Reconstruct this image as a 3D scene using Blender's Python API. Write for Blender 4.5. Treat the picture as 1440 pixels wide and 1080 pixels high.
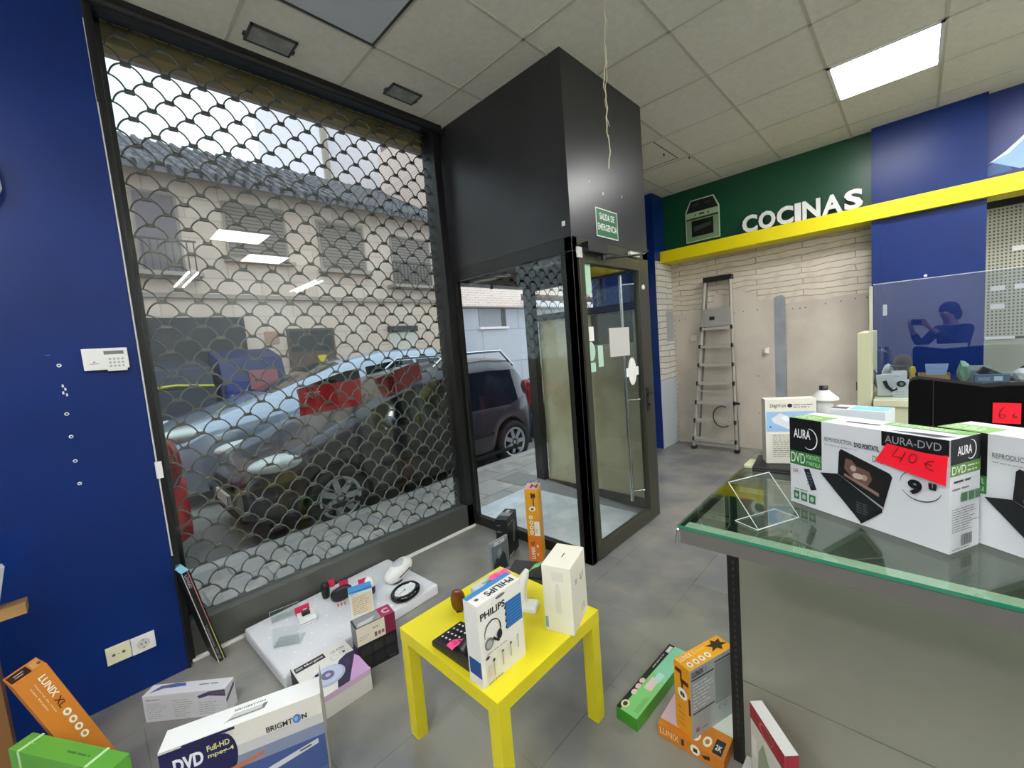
import bpy, bmesh, math, random
from mathutils import Matrix, Vector
random.seed(7)
for _o in list(bpy.data.objects): bpy.data.objects.remove(_o)
SC = bpy.context.scene
COL = SC.collection
PI = math.pi

# ------------------------------------------------------------------ camera, world, lights, exposure
def setup_camera():
    yaw, pit, rol, F = 0.77439899, 0.09074615, 0.08146792, 584.788741
    f = Vector((-math.sin(yaw)*math.cos(pit), math.cos(yaw)*math.cos(pit), -math.sin(pit)))
    r = Vector((math.cos(yaw), math.sin(yaw), 0)); d = f.cross(r)
    r2 = r*math.cos(rol)+d*math.sin(rol); d2 = -r*math.sin(rol)+d*math.cos(rol)
    cd = bpy.data.cameras.new('camera'); c = bpy.data.objects.new('camera', cd); COL.objects.link(c)
    m = Matrix((( r2.x, -d2.x, -f.x, 0), (r2.y, -d2.y, -f.y, 0), (r2.z, -d2.z, -f.z, 1.5), (0, 0, 0, 1)))
    c.matrix_world = m
    cd.sensor_fit = 'HORIZONTAL'; cd.sensor_width = 36; cd.lens = F/1440*36
    cd.clip_start = .02; cd.clip_end = 200
    SC.camera = c
setup_camera()
SC.view_settings.view_transform = 'Standard'; SC.view_settings.look = 'None'
SC.view_settings.gamma = 1; SC.view_settings.exposure = 0.35
SC.view_settings.use_curve_mapping = False
w = bpy.data.worlds.new('overcast_sky'); SC.world = w; w.use_nodes = True
nt = w.node_tree; bg = nt.nodes['Background']
tc = nt.nodes.new('ShaderNodeTexCoord'); nz = nt.nodes.new('ShaderNodeTexNoise'); nz.inputs['Scale'].default_value = 2.5
cr = nt.nodes.new('ShaderNodeValToRGB')
cr.color_ramp.elements[0].position = .3; cr.color_ramp.elements[0].color = (.52, .68, .84, 1)
cr.color_ramp.elements[1].position = .7; cr.color_ramp.elements[1].color = (.82, .89, .96, 1)
nt.links.new(tc.outputs['Generated'], nz.inputs['Vector']); nt.links.new(nz.outputs['Fac'], cr.inputs['Fac'])
nt.links.new(cr.outputs['Color'], bg.inputs['Color']); bg.inputs['Strength'].default_value = 2.1
PANEL_STRENGTH = 26.0

# ------------------------------------------------------------------ materials
def lin(h):
    if not isinstance(h, str): return tuple(h)+((1,) if len(h) == 3 else ())
    h = h.lstrip('#'); o = []
    for i in (0, 2, 4):
        c = int(h[i:i+2], 16)/255; o.append(c/12.92 if c <= .04045 else ((c+.055)/1.055)**2.4)
    return tuple(o)+(1,)
_mc = {}
def pm(name, col, rough=.5, metal=0, spec=.5, noise=None, bump=None, coat=0, coords='Object'):
    key = (name, col, rough)
    if key in _mc: return _mc[key]
    m = bpy.data.materials.new(name); m.use_nodes = True; n = m.node_tree; b = n.nodes['Principled BSDF']
    b.inputs['Base Color'].default_value = lin(col); b.inputs['Roughness'].default_value = rough
    b.inputs['Metallic'].default_value = metal; b.inputs['Specular IOR Level'].default_value = spec
    b.inputs['Coat Weight'].default_value = coat
    if noise or bump:
        t = n.nodes.new('ShaderNodeTexCoord')
    if noise:
        sc, c2, lo, hi = noise
        z = n.nodes.new('ShaderNodeTexNoise'); z.inputs['Scale'].default_value = sc; z.inputs['Detail'].default_value = 6
        mr = n.nodes.new('ShaderNodeMapRange'); mr.inputs[1].default_value = lo; mr.inputs[2].default_value = hi
        mx = n.nodes.new('ShaderNodeMix'); mx.data_type = 'RGBA'
        mx.inputs[6].default_value = lin(col); mx.inputs[7].default_value = lin(c2)
        n.links.new(t.outputs[coords], z.inputs['Vector']); n.links.new(z.outputs['Fac'], mr.inputs[0])
        n.links.new(mr.outputs[0], mx.inputs[0]); n.links.new(mx.outputs[2], b.inputs['Base Color'])
    if bump:
        sc, st = bump
        z2 = n.nodes.new('ShaderNodeTexNoise'); z2.inputs['Scale'].default_value = sc; z2.inputs['Detail'].default_value = 4
        bp = n.nodes.new('ShaderNodeBump'); bp.inputs['Strength'].default_value = st; bp.inputs['Distance'].default_value = .002
        n.links.new(t.outputs[coords], z2.inputs['Vector']); n.links.new(z2.outputs['Fac'], bp.inputs['Height'])
        n.links.new(bp.outputs[0], b.inputs['Normal'])
    _mc[key] = m; return m
def ink(h, rough=.45): return pm('print_'+h.lstrip('#'), h, rough)
def glass_mat(name, tint, refl=1.0, rough=0.0, base=.04):
    m = bpy.data.materials.new(name); m.use_nodes = True; n = m.node_tree; n.nodes.clear()
    out = n.nodes.new('ShaderNodeOutputMaterial'); tr = n.nodes.new('ShaderNodeBsdfTransparent'); gl = n.nodes.new('ShaderNodeBsdfGlossy')
    tr.inputs['Color'].default_value = lin(tint); gl.inputs['Roughness'].default_value = rough
    lw = n.nodes.new('ShaderNodeLayerWeight'); lw.inputs['Blend'].default_value = .5
    p = n.nodes.new('ShaderNodeMath'); p.operation = 'POWER'; p.inputs[1].default_value = 5
    ma = n.nodes.new('ShaderNodeMath'); ma.operation = 'MULTIPLY_ADD'; ma.inputs[1].default_value = (1-base)*refl; ma.inputs[2].default_value = base*refl
    mx = n.nodes.new('ShaderNodeMixShader')
    n.links.new(lw.outputs['Facing'], p.inputs[0]); n.links.new(p.outputs[0], ma.inputs[0]); n.links.new(ma.outputs[0], mx.inputs[0])
    n.links.new(tr.outputs[0], mx.inputs[1]); n.links.new(gl.outputs[0], mx.inputs[2]); n.links.new(mx.outputs[0], out.inputs[0])
    return m
def emis(name, col, st):
    m = bpy.data.materials.new(name); m.use_nodes = True; b = m.node_tree.nodes['Principled BSDF']
    b.inputs['Base Color'].default_value = lin(col); b.inputs['Emission Color'].default_value = lin(col); b.inputs['Emission Strength'].default_value = st
    return m
def brick_mat(name, c1, c2, mortar, bw, rh, ms, axes='xz', rough=.8, bump=.4, distort=0, offset=.5, noisecol=None):
    m = bpy.data.materials.new(name); m.use_nodes = True; n = m.node_tree; b = n.nodes['Principled BSDF']; b.inputs['Roughness'].default_value = rough
    t = n.nodes.new('ShaderNodeTexCoord'); s = n.nodes.new('ShaderNodeSeparateXYZ'); c = n.nodes.new('ShaderNodeCombineXYZ')
    n.links.new(t.outputs['Object'], s.inputs[0])
    a = {'x': 0, 'y': 1, 'z': 2}
    n.links.new(s.outputs[a[axes[0]]], c.inputs[0]); n.links.new(s.outputs[a[axes[1]]], c.inputs[1])
    vec = c.outputs[0]
    if distort:
        nz = n.nodes.new('ShaderNodeTexNoise'); nz.inputs['Scale'].default_value = 3; nz.inputs['Detail'].default_value = 5
        n.links.new(t.outputs['Object'], nz.inputs['Vector'])
        sb = n.nodes.new('ShaderNodeVectorMath'); sb.operation = 'SUBTRACT'; sb.inputs[1].default_value = (.5, .5, .5)
        sl = n.nodes.new('ShaderNodeVectorMath'); sl.operation = 'SCALE'; sl.inputs['Scale'].default_value = distort
        ad = n.nodes.new('ShaderNodeVectorMath'); ad.operation = 'ADD'
        n.links.new(nz.outputs['Color'], sb.inputs[0]); n.links.new(sb.outputs[0], sl.inputs[0]); n.links.new(sl.outputs[0], ad.inputs[0]); n.links.new(vec, ad.inputs[1]); vec = ad.outputs[0]
    br = n.nodes.new('ShaderNodeTexBrick'); br.offset = offset
    br.inputs['Color1'].default_value = lin(c1); br.inputs['Color2'].default_value = lin(c2); br.inputs['Mortar'].default_value = lin(mortar)
    br.inputs['Scale'].default_value = 1; br.inputs['Mortar Size'].default_value = ms; br.inputs['Mortar Smooth'].default_value = .3
    br.inputs['Brick Width'].default_value = bw; br.inputs['Row Height'].default_value = rh
    n.links.new(vec, br.inputs['Vector'])
    colout = br.outputs['Color']
    if noisecol:
        sc, c3, lo, hi = noisecol
        z = n.nodes.new('ShaderNodeTexNoise'); z.inputs['Scale'].default_value = sc; z.inputs['Detail'].default_value = 7
        n.links.new(t.outputs['Object'], z.inputs['Vector'])
        mr = n.nodes.new('ShaderNodeMapRange'); mr.inputs[1].default_value = lo; mr.inputs[2].default_value = hi; mr.inputs[4].default_value = .75
        mx = n.nodes.new('ShaderNodeMix'); mx.data_type = 'RGBA'; mx.inputs[7].default_value = lin(c3)
        n.links.new(z.outputs['Fac'], mr.inputs[0]); n.links.new(mr.outputs[0], mx.inputs[0]); n.links.new(colout, mx.inputs[6]); colout = mx.outputs[2]
    n.links.new(colout, b.inputs['Base Color'])
    if bump:
        bp = n.nodes.new('ShaderNodeBump'); bp.inputs['Strength'].default_value = bump; bp.inputs['Distance'].default_value = .004; bp.invert = True
        n.links.new(br.outputs['Fac'], bp.inputs['Height']); n.links.new(bp.outputs[0], b.inputs['Normal'])
    return m

# ------------------------------------------------------------------ mesh builder
_tc = {}
def text_geo(s, bold=0.0):
    k = (s, bold)
    if k in _tc: return _tc[k]
    cu = bpy.data.curves.new('t', 'FONT'); cu.body = s; cu.size = 1; cu.offset = bold; cu.resolution_u = 3
    o = bpy.data.objects.new('t', cu); me = o.to_mesh()
    vs = [(v.co.x, v.co.y) for v in me.vertices]; fs = [tuple(p.vertices) for p in me.polygons]
    o.to_mesh_clear(); bpy.data.objects.remove(o); bpy.data.curves.remove(cu)
    x0 = min(v[0] for v in vs); x1 = max(v[0] for v in vs); y0 = min(v[1] for v in vs); y1 = max(v[1] for v in vs)
    vs = [((x-x0)/(x1-x0), (y-y0)/(y1-y0)) for x, y in vs]
    _tc[k] = (vs, fs); return _tc[k]
class MB:
    def __init__(s): s.V = []; s.F = []; s.I = []; s.S = []; s.mats = []; s.M = Matrix()
    def add(s, vs, fs, mat, smooth=False):
        if mat not in s.mats: s.mats.append(mat)
        i = s.mats.index(mat); b = len(s.V)
        s.V += [tuple(s.M @ Vector(v)) for v in vs]
        for f in fs: s.F.append(tuple(b+k for k in f)); s.I.append(i); s.S.append(smooth)
        return s
    def box(s, x0, y0, z0, x1, y1, z1, mat, top=None):
        # optional taper of the top face (dx, dy)
        tx, ty = top or (0, 0)
        v = [(x0, y0, z0), (x1, y0, z0), (x1, y1, z0), (x0, y1, z0), (x0+tx, y0+ty, z1), (x1-tx, y0+ty, z1), (x1-tx, y1-ty, z1), (x0+tx, y1-ty, z1)]
        return s.add(v, [(3, 2, 1, 0), (4, 5, 6, 7), (0, 1, 5, 4), (1, 2, 6, 5), (2, 3, 7, 6), (3, 0, 4, 7)], mat)
    def cyl(s, p0, p1, r0, mat, r1=None, n=20, caps=True, smooth=True):
        r1 = r0 if r1 is None else r1; p0 = Vector(p0); p1 = Vector(p1); a = (p1-p0).normalized()
        u = a.cross(Vector((0, 0, 1)) if abs(a.z) < .9 else Vector((1, 0, 0))).normalized(); v = a.cross(u); vs = []
        for p, r in ((p0, r0), (p1, r1)):
            for k in range(n):
                t = 2*PI*k/n; vs.append(p+u*(r*math.cos(t))+v*(r*math.sin(t)))
        s.add(vs, [(k, (k+1) % n, n+(k+1) % n, n+k) for k in range(n)], mat, smooth)
        if caps: s.add(vs, [tuple(range(n))[::-1], tuple(range(n, 2*n))], mat)
        return s
    def tube(s, pts, r, mat, n=6, closed=False):
        pts = [Vector(p) for p in pts]; N = len(pts); vs = []; pu = None
        for i, p in enumerate(pts):
            a = pts[(i+1) % N if closed else min(i+1, N-1)]-pts[(i-1) % N if closed else max(i-1, 0)]; a.normalize()
            if pu is None: pu = a.cross(Vector((0, 0, 1)) if abs(a.z) < .9 else Vector((1, 0, 0)))
            pu = (pu-a*pu.dot(a)).normalized(); v = a.cross(pu)
            rr = r[i] if isinstance(r, (list, tuple)) else r
            for k in range(n): t = 2*PI*k/n; vs.append(p+pu*(rr*math.cos(t))+v*(rr*math.sin(t)))
        fs = []
        for i in range(N if closed else N-1):
            j = (i+1) % N
            for k in range(n): fs.append((i*n+k, i*n+(k+1) % n, j*n+(k+1) % n, j*n+k))
        s.add(vs, fs, mat, True)
        if not closed: s.add(vs, [tuple(range(n))[::-1], tuple(range((N-1)*n, N*n))], mat)
        return s
    def lathe(s, prof, mat, n=28, c=(0, 0, 0), smooth=True):
        vs = []; c = Vector(c)
        for r, z in prof:
            for k in range(n): t = 2*PI*k/n; vs.append(c+Vector((r*math.cos(t), r*math.sin(t), z)))
        fs = [(i*n+k, i*n+(k+1) % n, (i+1)*n+(k+1) % n, (i+1)*n+k) for i in range(len(prof)-1) for k in range(n)]
        return s.add(vs, fs, mat, smooth)
    def ell(s, c, r, mat, n=20, m=12, e=1.0):
        vs = []; c = Vector(c); sg = lambda q: math.copysign(abs(q)**e, q)
        for i in range(m+1):
            th = PI*i/m
            for k in range(n):
                t = 2*PI*k/n; vs.append(c+Vector((r[0]*sg(math.sin(th))*sg(math.cos(t)), r[1]*sg(math.sin(th))*sg(math.sin(t)), -r[2]*sg(math.cos(th)))))
        return s.add(vs, [(i*n+k, i*n+(k+1) % n, (i+1)*n+(k+1) % n, (i+1)*n+k) for i in range(m) for k in range(n)], mat, True)
    def prism(s, poly, z0, z1, mat, smooth=False):
        n = len(poly); vs = [(x, y, z0) for x, y in poly]+[(x, y, z1) for x, y in poly]
        return s.add(vs, [tuple(range(n))[::-1], tuple(range(n, 2*n))]+[(k, (k+1) % n, n+(k+1) % n, n+k) for k in range(n)], mat, smooth)
    def text(s, t, x0, y0, x1, y1, mat, z=0, bold=0, depth=0):
        vs, fs = text_geo(t, bold); P = [(x0+(x1-x0)*a, y0+(y1-y0)*b) for a, b in vs]
        s.add([(x, y, z+depth) for x, y in P], fs, mat)
        if depth:
            ed = {}
            for f in fs:
                for i in range(len(f)):
                    e = (f[i], f[(i+1) % len(f)]); ed[frozenset(e)] = ed.get(frozenset(e), [])+[e]
            n = len(P); q = [v[0] for v in ed.values() if len(v) == 1]
            s.add([(x, y, z) for x, y in P]+[(x, y, z+depth) for x, y in P], [(a, b, b+n, a+n) for a, b in q], mat)
        return s
    def build(s, name, parent=None, bevel=0, clean=True):
        me = bpy.data.meshes.new(name); me.from_pydata(s.V, [], s.F)
        for m in s.mats: me.materials.append(m)
        for p, i, sm in zip(me.polygons, s.I, s.S): p.material_index = i; p.use_smooth = sm
        if clean:
            bm = bmesh.new(); bm.from_mesh(me); bmesh.ops.recalc_face_normals(bm, faces=bm.faces[:]); bm.to_mesh(me); bm.free()
        me.update(); o = bpy.data.objects.new(name, me); COL.objects.link(o)
        if parent: o.parent = parent
        if bevel:
            b = o.modifiers.new('bevel', 'BEVEL'); b.width = bevel; b.segments = 2; b.limit_method = 'ANGLE'; b.angle_limit = math.radians(50)
        return o
def tag(o, label, cat, group=None, kind=None):
    o['label'] = label; o['category'] = cat
    if group: o['group'] = group
    if kind: o['kind'] = kind
    return o
def struct(o, label=None, cat=None):
    o['kind'] = 'structure'
    if label: o['label'] = label
    if cat: o['category'] = cat
    return o
def thing(name, label, cat, loc=(0, 0, 0), rz=0, group=None):
    o = bpy.data.objects.new(name, None); COL.objects.link(o); o.location = loc; o.rotation_euler = (0, 0, rz); o.empty_display_size = .1
    return tag(o, label, cat, group)
def copy_tree(o, parent=None):
    c = o.copy(); COL.objects.link(c); c.parent = parent
    for ch in list(o.children): copy_tree(ch, c)
    return c
def pose(o, x, y, z, a, p=0, r=0):
    o.matrix_world = Matrix.Translation((x, y, z)) @ Matrix.Rotation(a, 4, 'Z') @ Matrix.Rotation(p, 4, 'X') @ Matrix.Rotation(r, 4, 'Y')
def at(x, y, z=0, a=0, p=0, r=0):
    return Matrix.Translation((x, y, z)) @ Matrix.Rotation(a, 4, 'Z') @ Matrix.Rotation(p, 4, 'X') @ Matrix.Rotation(r, 4, 'Y')

# printed graphics on a face of a box: local frame of the face, fractions 0..1
def faceframe(face, w, d, h):
    return {'front': ((0, 0, 0), (1, 0, 0), (0, 0, 1), w, h), 'right': ((w, 0, 0), (0, 1, 0), (0, 0, 1), d, h),
            'left': ((0, d, 0), (0, -1, 0), (0, 0, 1), d, h), 'back': ((w, d, 0), (-1, 0, 0), (0, 0, 1), w, h),
            'top': ((0, 0, h), (1, 0, 0), (0, 1, 0), w, d)}[face]
def decals(mb, w, d, h, items):
    keep = mb.M.copy(); lay = {}
    for it in items:
        face, kind = it[0], it[1]
        o, u, v, U, V = faceframe(face, w, d, h); u = Vector(u); v = Vector(v); nrm = u.cross(v)
        lay[face] = lay.get(face, 0)+1; off = .0004+.00012*lay[face]
        L = Matrix.Identity(4)
        for i in range(3): L[i][0] = u[i]; L[i][1] = v[i]; L[i][2] = nrm[i]; L[i][3] = o[i]+nrm[i]*off
        mb.M = keep @ L
        if kind == 'p':
            P = [(a*U, b*V, 0) for a, b in it[2]]; mb.add(P, [tuple(range(len(P)))], ink(it[3])); continue
        x0, y0, x1, y1 = it[2]; x0 *= U; x1 *= U; y0 *= V; y1 *= V; c = it[3]
        if kind == 'r': mb.add([(x0, y0, 0), (x1, y0, 0), (x1, y1, 0), (x0, y1, 0)], [(0, 1, 2, 3)], ink(c))
        elif kind == 'e':
            mb.add([((x0+x1)/2+(x1-x0)/2*math.cos(2*PI*k/24), (y0+y1)/2+(y1-y0)/2*math.sin(2*PI*k/24), 0) for k in range(24)], [tuple(range(24))], ink(c))
        elif kind == 'o':   # ring / arc: extra = (thickness fraction, start, end)
            th, a0, a1 = it[4]; n = 24; vs = []
            for k in range(n+1):
                t = a0+(a1-a0)*k/n; q = 1-th*(math.sin(PI*k/n)*.7+.3)
                for g in (1, q): vs.append(((x0+x1)/2+(x1-x0)/2*g*math.cos(t), (y0+y1)/2+(y1-y0)/2*g*math.sin(t), 0))
            mb.add(vs, [(2*k, 2*k+2, 2*k+3, 2*k+1) for k in range(n)], ink(c))
        elif kind == 't':   # text: extra = (string, bold, rot90)
            st, bo = it[4][0], it[4][1]; rot = it[4][2] if len(it[4]) > 2 else 0
            if not rot: mb.text(st, x0, y0, x1, y1, ink(c), 0, bo)
            else:
                vs, fs = text_geo(st, bo)
                if rot == 90: P = [(x1-(x1-x0)*b, y0+(y1-y0)*a, 0) for a, b in vs]
                elif rot == -90: P = [(x0+(x1-x0)*b, y1-(y1-y0)*a, 0) for a, b in vs]
                else: P = [(x1-(x1-x0)*a, y1-(y1-y0)*b, 0) for a, b in vs]
                mb.add(P, fs, ink(c))
        elif kind == 'l':   # rows of small print
            n = it[4]; hh = (y1-y0)/n
            for k in range(n):
                yy = y1-hh*(k+.7); x = x0; rnd = random.Random(k*7+n)
                end = x0+(x1-x0)*rnd.uniform(.6, 1)
                while x < end:
                    wd = min(rnd.uniform(.5, 2.5)*hh, end-x); mb.add([(x, yy, 0), (x+wd, yy, 0), (x+wd, yy+hh*.32, 0), (x, yy+hh*.32, 0)], [(0, 1, 2, 3)], ink(c)); x += wd+hh*.35
        elif kind == 'b':
            x = x0; rnd = random.Random(3)
            while x < x1:
                wd = rnd.uniform(.0006, .002); mb.add([(x, y0, 0), (x+wd, y0, 0), (x+wd, y1, 0), (x, y1, 0)], [(0, 1, 2, 3)], ink(c)); x += wd+rnd.uniform(.0008, .002)
    mb.M = keep
def carton(name, label, w, d, h, col, items, x, y, z, a, p=0, r=0, cat='box', group=None, bevel=.0012, faces=None):
    mb = MB(); base = ink(col)
    fc = faces or {}
    v = [(0, 0, 0), (w, 0, 0), (w, d, 0), (0, d, 0), (0, 0, h), (w, 0, h), (w, d, h), (0, d, h)]
    fs = {'bottom': (3, 2, 1, 0), 'top': (4, 5, 6, 7), 'front': (0, 1, 5, 4), 'right': (1, 2, 6, 5), 'back': (2, 3, 7, 6), 'left': (3, 0, 4, 7)}
    b0 = len(mb.V); mb.V += v
    for k, f in fs.items():
        m = ink(fc[k]) if k in fc else base
        if m not in mb.mats: mb.mats.append(m)
        mb.F.append(f); mb.I.append(mb.mats.index(m)); mb.S.append(False)
    decals(mb, w, d, h, items)
    o = mb.build(name, None, bevel)
    pose(o, x, y, z, a, p, r); tag(o, label, cat, group)
    return o

# ------------------------------------------------------------------ room shell
ZC = 3.25
M_floor = brick_mat('stone_tile_floor', '#7b7c7e', '#747476', '#5c5c5c', .95, .475, .0022, 'yx', rough=.26, bump=.15, noisecol=(1.9, '#9a978c', .40, .60))
M_blue = pm('blue_wall_paint', '#062a70', .36, 0, .3, noise=(2.0, '#052564', .4, .65), bump=(60, .12))
M_blue2 = pm('deep_blue_paint', '#12256e', .35)
M_green = pm('dark_green_fascia', '#0c4a2f', .35)
M_yel = pm('yellow_beam_paint', '#f2e000', .4)
M_alu = pm('grey_aluminium', '#5b5d58', .35, .35)
M_dark = pm('anthracite_panel', '#303032', .33, 0, .5, noise=(3, '#2a2a2c', .4, .6))
M_blk = pm('black_metal', '#151516', .4)
M_chr = pm('chrome', '#d8dadc', .18, 1)
M_white = pm('white_plastic', '#e8e9e6', .35)
M_cream = pm('cream_laminate', '#e3e2c2', .4)
M_tile = pm('ceiling_tile', '#e6e2d6', .9, noise=(30, '#dedacc', .35, .65), bump=(140, .5))
M_tile2 = pm('replaced_ceiling_tile', '#c2c8cf', .85, bump=(140, .3))
M_tbar = pm('ceiling_grid_bar', '#c4bfb1', .6)
M_dgrey = pm('dark_grey_plastic', '#3c3d3c', .4)
M_glass = glass_mat('shop_glass', '#e8ecea', 1.0)
M_glass2 = glass_mat('clear_pane', '#f7faf8', .9)
M_cglass = glass_mat('counter_glass', '#e6f1e8', 1.0, base=.14)
M_acr = glass_mat('clear_acrylic', '#fafcfc', 1.0, .02)

def slab(name, x0, y0, z0, x1, y1, z1, mat, parent=None, bevel=0):
    return MB().box(x0, y0, z0, x1, y1, z1, mat).build(name, parent, bevel)
fl = slab('floor', -2.9, -3.2, -.1, 3.1, 6.1, 0, M_floor); struct(fl)
cl = slab('ceiling', -2.9, -3.2, ZC, 3.1, 6.1, ZC+.12, M_tile); struct(cl)
GX = [.125-.585*k for k in range(-5, 6)]; GY = [4.48-.622*k for k in range(-2, 13)]
mb = MB()
for x in GX: mb.box(x-.009, -3.1, ZC-.004, x+.009, 6.0, ZC+.002, M_tbar)
for y in GY: mb.box(-2.66, y-.009, ZC-.004, 3, y+.009, ZC+.002, M_tbar)
struct(mb.build('ceiling_grid'), 'white painted metal grid dividing the ceiling tiles')
mb = MB(); x0, x1, y0, y1 = -2.2, -1.645, .765, 1.352
mb.box(x0, y0, ZC-.001, x1, y1, ZC+.004, M_tile2)
for a in ((x0-.012, y0, x0, y1), (x1, y0, x1+.006, y1), (x0-.012, y1, x1, y1+.012)): mb.box(a[0], a[1], ZC-.006, a[2], a[3], ZC+.002, M_dgrey)
struct(mb.build('ceiling_tile_replacement'), 'smoother bluish ceiling tile with dark open joints')
mb = MB(); hx0, hx1, hy0, hy1 = -2.1, -1.73, 3.86, 4.42
for a in ((hx0, hy0, hx1, hy0+.008), (hx1-.008, hy0, hx1, hy1), (hx0, hy1-.008, hx1, hy1)): mb.box(a[0], a[1], ZC-.003, a[2], a[3], ZC, M_dgrey)
mb.box(hx0+.01, hy0+.01, ZC-.002, hx1-.01, hy1-.01, ZC, M_tile)
for p in ((-1.78, 4.2), (-1.65, 4.5)): mb.cyl((p[0], p[1], ZC), (p[0], p[1], ZC-.02), .008, M_dgrey, n=8)
struct(mb.build('ceiling_hatch'), 'square access hatch outlined in the ceiling beside the dark vestibule')

w_l = slab('wall_left', -2.9, -3.2, 0, -2.66, .197, ZC, M_blue); struct(w_l)
mb = MB(); mb.box(-2.665, .195, 0, -2.655, .205, ZC, M_blk)
struct(mb.build('trim_1'), 'black edge strip where the blue wall meets the shop window')
struct(slab('wall_rear', -2.9, -3.3, 0, 3.1, -3.1, ZC, pm('rear_wall_paint', '#c9cbc8', .6)))
struct(slab('wall_right', 3.0, -3.2, 0, 3.2, 6.1, ZC, pm('right_wall_paint', '#b9bdb9', .6)))
# back wall: torn brick wallpaper in a recess under the green fascia
M_wp = brick_mat('white_brick_wallpaper', '#d9cfc0', '#d2c8b9', '#a39683', .9, .066, .0055, 'xz', rough=.7, bump=.5, distort=.09, noisecol=(9, '#bdb1a0', .5, .75))
M_wps = brick_mat('white_brick_wallpaper_side', '#dfdbd2', '#d3cfc6', '#8f8a80', .52, .075, .006, 'yz', rough=.7, bump=.5, distort=.05)
struct(slab('wall_back', -2.75, 5.64, 0, .42, 5.8, ZC, M_wp))
M_board = pm('bare_plasterboard', '#d2c9bb', .75, noise=(1.7, '#c0b6a9', .4, .62))
M_gs = pm('grey_filler_strip', '#9aa0a6', .7, noise=(4, '#8a9096', .4, .6))
mb = MB(); mb.M = Matrix(((1, 0, 0, 0), (0, 0, -1, 5.64), (0, 1, 0, 0), (0, 0, 0, 1)))   # (x, z) polygons standing in the wall plane
mb.prism([(-2.34, 0), (-1.19, 0), (-1.18, 1.8), (-1.26, 1.79), (-1.33, 1.80), (-1.36, 1.89), (-1.55, 1.93), (-1.70, 1.9), (-1.83, 1.95), (-1.86, 1.78), (-2.0, 1.755), (-2.34, 1.73)], 0, .006, M_board)
mb.prism([(-1.07, 0), (-.31, 0), (-.31, 1.745), (-.55, 1.75), (-.75, 1.73), (-.9, 1.74), (-1.06, 1.72)], 0, .006, M_board)
mb.prism([(-1.19, 0), (-1.07, 0), (-1.07, 1.8), (-1.1, 1.83), (-1.16, 1.82), (-1.19, 1.8)], 0, .004, M_gs)
M_scr = pm('brown_screw_heads', '#5d5348', .6)
for x, z in ((-2.28, 1.66), (-2.2, 1.67), (-1.6, 1.68), (-1.5, 1.69), (-1.35, 1.69), (-1.0, 1.66), (-.93, 1.66), (-.88, 1.66), (-.7, 1.68), (-.57, 1.69), (-.45, 1.7), (-.36, 1.7), (-1.36, .9), (-1.36, .45), (-.33, 1.5)):
    mb.cyl((x, z, .0), (x, z, .008), .007, M_scr, n=8)
struct(mb.build('wall_back_plasterboard'), 'bare plasterboard panels with torn wallpaper edge and grey strip on the back wall')
M_paper = pm('peeling_paper', '#e9e6df', .7)
mb = MB()
for (cx, cz, s) in ((-2.10, 1.40, .09), (-1.27, 1.20, .07)):
    vs = []
    for i in range(7):
        for j in (0, 1): vs.append((cx+s*(i/6-.5), 5.63-.05*math.sin(i/6*PI*.9)*(1 if j == 0 else .3), cz+s*(j-.4)*(.6+.4*i/6)))
    mb.add(vs, [(2*i, 2*i+2, 2*i+3, 2*i+1) for i in range(6)], M_paper, True)
struct(mb.build('wall_back_peeling'), 'loose curls of peeling white paper on the back wall')
mb = MB(); mb.box(-2.74, 5.17, 0, -2.37, 5.64, ZC, M_blue)
mb.box(-2.372, 5.172, .88, -2.362, 5.64, 2.42, M_wps)
mb.box(-2.372, 5.172, 0, -2.360, 5.64, .88, pm('pale_grey_board', '#c3cbd2', .6))
mb.box(-2.372, 5.42, 1.39, -2.357, 5.62, 1.79, pm('grey_patch', '#a6abad', .7))
struct(mb.build('wall_side_pier'), 'narrow blue pier with brick wallpaper on its inner side')
struct(slab('wall_fascia', -2.49, 5.47, 2.50, -.31, 5.64, ZC, M_green), 'dark green fascia over the recess')
mb = MB(); mb.box(-.31, 5.40, 0, .42, 5.64, ZC, M_blue)
mb.box(-.31, 5.385, 0, -.24, 5.40, 2.41, M_blue)
mb.cyl((.06, 5.40, 1.83), (.06, 5.395, 1.83), .012, M_white, n=10)
struct(mb.build('wall_pillar'), 'bright blue pillar between the green fascia and the pegboard')
struct(slab('wall_fascia_right', .42, 5.47, 2.50, 3.0, 5.64, ZC, M_blue2), 'dark blue fascia at the right end')
mb = MB(); mb.M = Matrix(((1, 0, 0, 0), (0, 0, -1, 5.47), (0, 1, 0, 0), (0, 0, 0, 1)))
mb.prism([(.42, 2.66), (.50, 2.73), (.56, 2.60), (.42, 2.59)], 0, .003, ink('#33558f'))
mb.prism([(.44, 2.70), (.52, 2.76), (.66, 2.90), (.9, 3.05), (1.2, 3.0), (1.25, 2.7), (.9, 2.6), (.6, 2.6)], 0, .004, ink('#8fb3dc'))
mb.prism([(.43, 2.69), (.53, 2.765), (.67, 2.905), (.67, 2.88), (.54, 2.74)], 0, .005, ink('#dfe9f5'))
struct(mb.build('wall_fascia_print'), 'light blue garment picture printed on the dark blue fascia')
# yellow beam running along the wall
mb = MB(); mb.box(-2.49, 5.33, 2.405, 3.0, 5.63, 2.545, M_yel)
struct(mb.build('trim_2'), 'bright yellow shelf beam running along the back wall')
mb = MB(); mb.box(.42, 5.9, 0, 3.0, 6.0, ZC, pm('pegboard_wall_dark', '#2a2c2a', .6))
struct(mb.build('wall_back_right'))
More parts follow.
